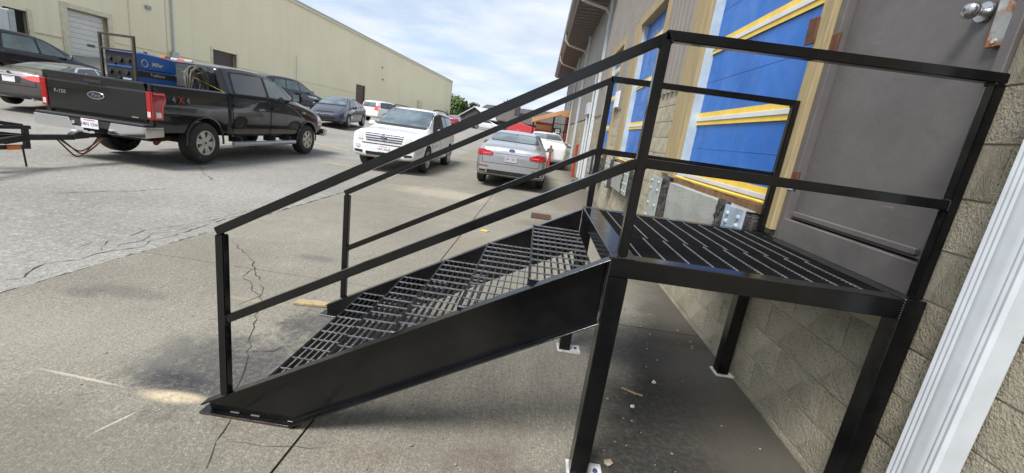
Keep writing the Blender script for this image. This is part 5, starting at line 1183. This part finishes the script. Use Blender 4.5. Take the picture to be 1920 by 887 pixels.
def tree(name, label, x, y, h, rw, mat, seed, sparse=1.0):
    rnd = random.Random(seed); h *= .80; z0 = 1.3; o = thing(name, (x, y, z0), label, 'tree', 'trees beyond the yard')
    t = MB(); t.path([(x, y, z0 - .3), (x + .1, y, z0 + h * .3), (x - .1, y, z0 + h * .55), (x, y, z0 + h * .8)], .22, 8)
    for k in range(7):
        a = rnd.uniform(0, 6.28); zz = z0 + h * rnd.uniform(.3, .65); t.path([(x, y, zz), (x + math.cos(a) * rw * .4, y + math.sin(a) * rw * .4, zz + h * .12), (x + math.cos(a) * rw * .75, y + math.sin(a) * rw * .75, zz + h * .2)], .08, 5)
    t.build('trunk', BARK, o)
    bm = bmesh.new(); cl = []
    for k in range(int(26 * sparse)):
        a = rnd.uniform(0, 6.28); q = rnd.uniform(.15, 1) ** .6; zz = rnd.uniform(.25, 1); ww = rw * math.sin(math.pi * min(.95, max(.12, (1.08 - zz) / .9))) ** .7
        cl.append((Vector((x + math.cos(a) * q * ww, y + math.sin(a) * q * ww, z0 + h * zz)), rnd.uniform(.22, .42) * rw))
    for c, r_ in cl:
        for j in range(70):
            d = Vector((rnd.gauss(0, 1), rnd.gauss(0, 1), rnd.gauss(0, .8))).normalized() * r_ * rnd.uniform(.5, 1.05); p = c + d; s_ = rnd.uniform(.16, .36)
            n = (d.normalized() + Vector((rnd.uniform(-.6, .6), rnd.uniform(-.6, .6), rnd.uniform(0, .8)))).normalized(); a1 = n.orthogonal().normalized(); b1 = n.cross(a1)
            bm.faces.new([bm.verts.new(p + a1 * s_ * ca + b1 * s_ * sa * .7) for ca, sa in ((1, 0), (.2, 1), (-1, .2), (-.1, -1))])
    me = bpy.data.meshes.new('crown'); bm.to_mesh(me); bm.free(); me.materials.append(mat); link('crown', me, o)
for i, (x, y, h, rw, mt, sp_, lb) in enumerate(((-24.5, 104, 8.0, 4.2, 0, 1.3, 'broad green tree beside the corner of the cream building'), (-20.5, 108, 6.9, 3.4, 1, 1.2, 'dark green tree next to the broad tree by the cream building'), (-17.2, 112, 5.2, 3.0, 2, 1, 'low pale green tree behind the pale-roofed shed'), (-13.8, 112, 5.6, 3.2, 1, 1, 'low dark tree behind the pale-roofed shed'), (-10.6, 109, 7.6, 2.6, 0, 1, 'tall thin-topped tree by the utility pole'), (-8.0, 108, 6.2, 2.6, 2, .9, 'small tree by the square chimney'), (-28.5, 106, 8.4, 4.0, 1, 1.2, 'tree mostly hidden behind the cream building corner'))):
    tree('tree', lb, x, y, h, rw, LEAF[mt], 100 + i, sp_)
tag(sheet('far_verge', [-200, -60, 60, 200], [95, 130, 300], .03, m_foliage('verge_green', (.06, .09, .03), (.09, .12, .04))), kind='structure')
# hedge mass on the horizon
bm = bmesh.new(); rnd = random.Random(5)
for k in range(5200):
    x, y, z = rnd.uniform(-120, 90), rnd.uniform(150, 162), 1.2 + 3.6 * rnd.random() ** 1.1 * (.75 + .3 * math.sin(rnd.uniform(0, 6))); s_ = rnd.uniform(.4, .9); n = Vector((rnd.uniform(-1, 1), rnd.uniform(-1, -.1), rnd.uniform(-.2, 1))).normalized(); a1 = n.orthogonal().normalized(); b1 = n.cross(a1)
    bm.faces.new([bm.verts.new(Vector((x, y, z)) + a1 * s_ * ca + b1 * s_ * sa) for ca, sa in ((1, 0), (.1, 1), (-1, .1), (0, -1))])
me = bpy.data.meshes.new('h'); bm.to_mesh(me); bm.free(); me.materials.append(LEAF[1]); tag(link('distant_woodland', me), 'distant line of green woodland behind the yard', 'woodland', kind='stuff')

# ------------------------------------------------------------------ things along the warehouse wall
ORW = plain('orange_timber', (.50, .25, .11), .6, var=.12, nscale=4); REDP = plain('red_panel', (.50, .045, .03), .5, var=.15)
pc = thing('timber_porch', (-1.0, 25.5, G(-1, 25.5)), 'orange timber porch roof over red panels at the far warehouse steps', 'porch'); gz = G(-1, 25.5)
MB().prism([(-2.25, gz + 1.80), (-.55, gz + 2.45), (-.55, gz + 2.70), (-2.25, gz + 2.05)], 'y', 24.6, 25.0).build('roof_beam', ORW, pc, .01); MB().prism([(-.545, gz + 2.36), (-.06, gz + 2.36), (-.06, gz + 2.70), (-.545, gz + 2.70)], 'y', 24.6, 25.05).build('roof_beam', ORW, pc, .01)
MB().prism([(-2.2, gz + 1.99), (-.10, gz + 2.72), (-.10, gz + 2.80), (-2.2, gz + 2.08)], 'y', 25.06, 27.5).build('roof_deck', ORW, pc)
for x in (-2.2, -1.0, -.2): B(x, x + .10, 25.1, 25.2, gz, gz + 1.95 + (x + 2.2) * .3).build('porch_post', DARKP if x < -.5 else REDP, pc)
B(-2.0, -.95, 25.3, 25.36, gz + .95, gz + 1.9).build('red_panel', REDP, pc); B(-1.98, -.96, 25.24, 25.295, gz + 1.45, gz + 1.75).build('orange_board', ORW, pc)
B(-1.6, -.06, 25.4, 27.4, gz + .02, gz + .95).build('porch_deck', GREYB, pc)
for k in range(7): B(-.95 + k * .14, -.93 + k * .14, 24.9, 24.92, gz + .98, gz + 1.9).build('baluster', STEEL, pc)
for z in (1.0, 1.45, 1.9): B(-1.0, -.02, 24.87, 24.90, gz + z, gz + z + .04).build('porch_rail', STEEL, pc)
gp = thing('grey_dock_block', (-.6, 20.5, G(-.6, 20.5)), 'low pale grey dock block against the wall below the porch', 'dock block'); g0 = G(-.6, 20.5)
B(-1.15, -.02, 19.6, 22.2, g0 - .05, g0 + .88).build('block_body', plain('pale_grey_paint', (.42, .44, .42), .6, var=.08, dirt=.2), gp, .01); B(-1.2, -.02, 19.55, 22.25, g0 + .882, g0 + .95).build('cap', GREYB, gp, .01)
rc = thing('red_canopy_trailer', (-3.6, 31, G(-3.6, 31)), 'low red covered trailer beyond the silver sedan', 'trailer'); g0 = G(-3.6, 31)
MB().prism([(-4.1, g0 + .5), (-1.5, g0 + .5), (-1.5, g0 + 1.35), (-3.7, g0 + 1.75), (-4.1, g0 + 1.6)], 'y', 30, 32.5).build('cover', plain('red_tarp', (.55, .05, .06), .5, var=.15), rc, .04)
for x in (-3.9, -1.7):
    o = link('wheel', wheel_meshes(.33, .2, .19, 5, ALLOY, 'trl')[0], rc); o.location = (x, 31.2, g0 + .33); o.rotation_euler = (0, 0, R(90))
for x, y, r_, h_, mt, lb in ((-.22, 14.5, .05, 1.2, plain('red_post_paint', (.40, .04, .025), .5), 'red pipe bollard by the wall meter box'), (-1.12, 16.0, .05, .95, plain('red_post_paint', (.40, .04, .025), .5), 'red pipe bollard just past the silver sedan')):
    g0 = G(x, y); o = thing('pipe_bollard', (x, y, g0), lb, 'bollard', 'bollards along the wall')
    MB().cyl((x, y, g0 - .05), (x, y, g0 + h_), r_, 14).build('pipe', mt, o); MB().lathe([(r_ * 1.02, 0), (r_ * .8, .03), (0, .05)], 14, 'z').build('cap', mt, o).location = (x, y, g0 + h_)
hj = thing('hydrant_box', (-.25, 11.6, G(-.25, 11.6)), 'small dark utility box on the ground by the wall', 'box'); g0 = G(-.25, 11.6); B(-.42, -.06, 11.45, 11.85, g0, g0 + .18).build('case', DARKP, hj, .01); B(-.43, -.05, 11.44, 11.86, g0 + .181, g0 + .2).build('lid', DARKP, hj)
cn = thing('traffic_cone', (-8.6, 70, G(-8.6, 70)), 'orange traffic cone before the dark barn', 'cone'); g0 = G(-8.6, 70); MB().cyl((-8.6, 70, g0 + .04), (-8.6, 70, g0 + .95), .2, 12, .04).build('cone_body', ORANGE, cn); B(-8.9, -8.3, 69.7, 70.3, g0, g0 + .04).build('base', ORANGE, cn)
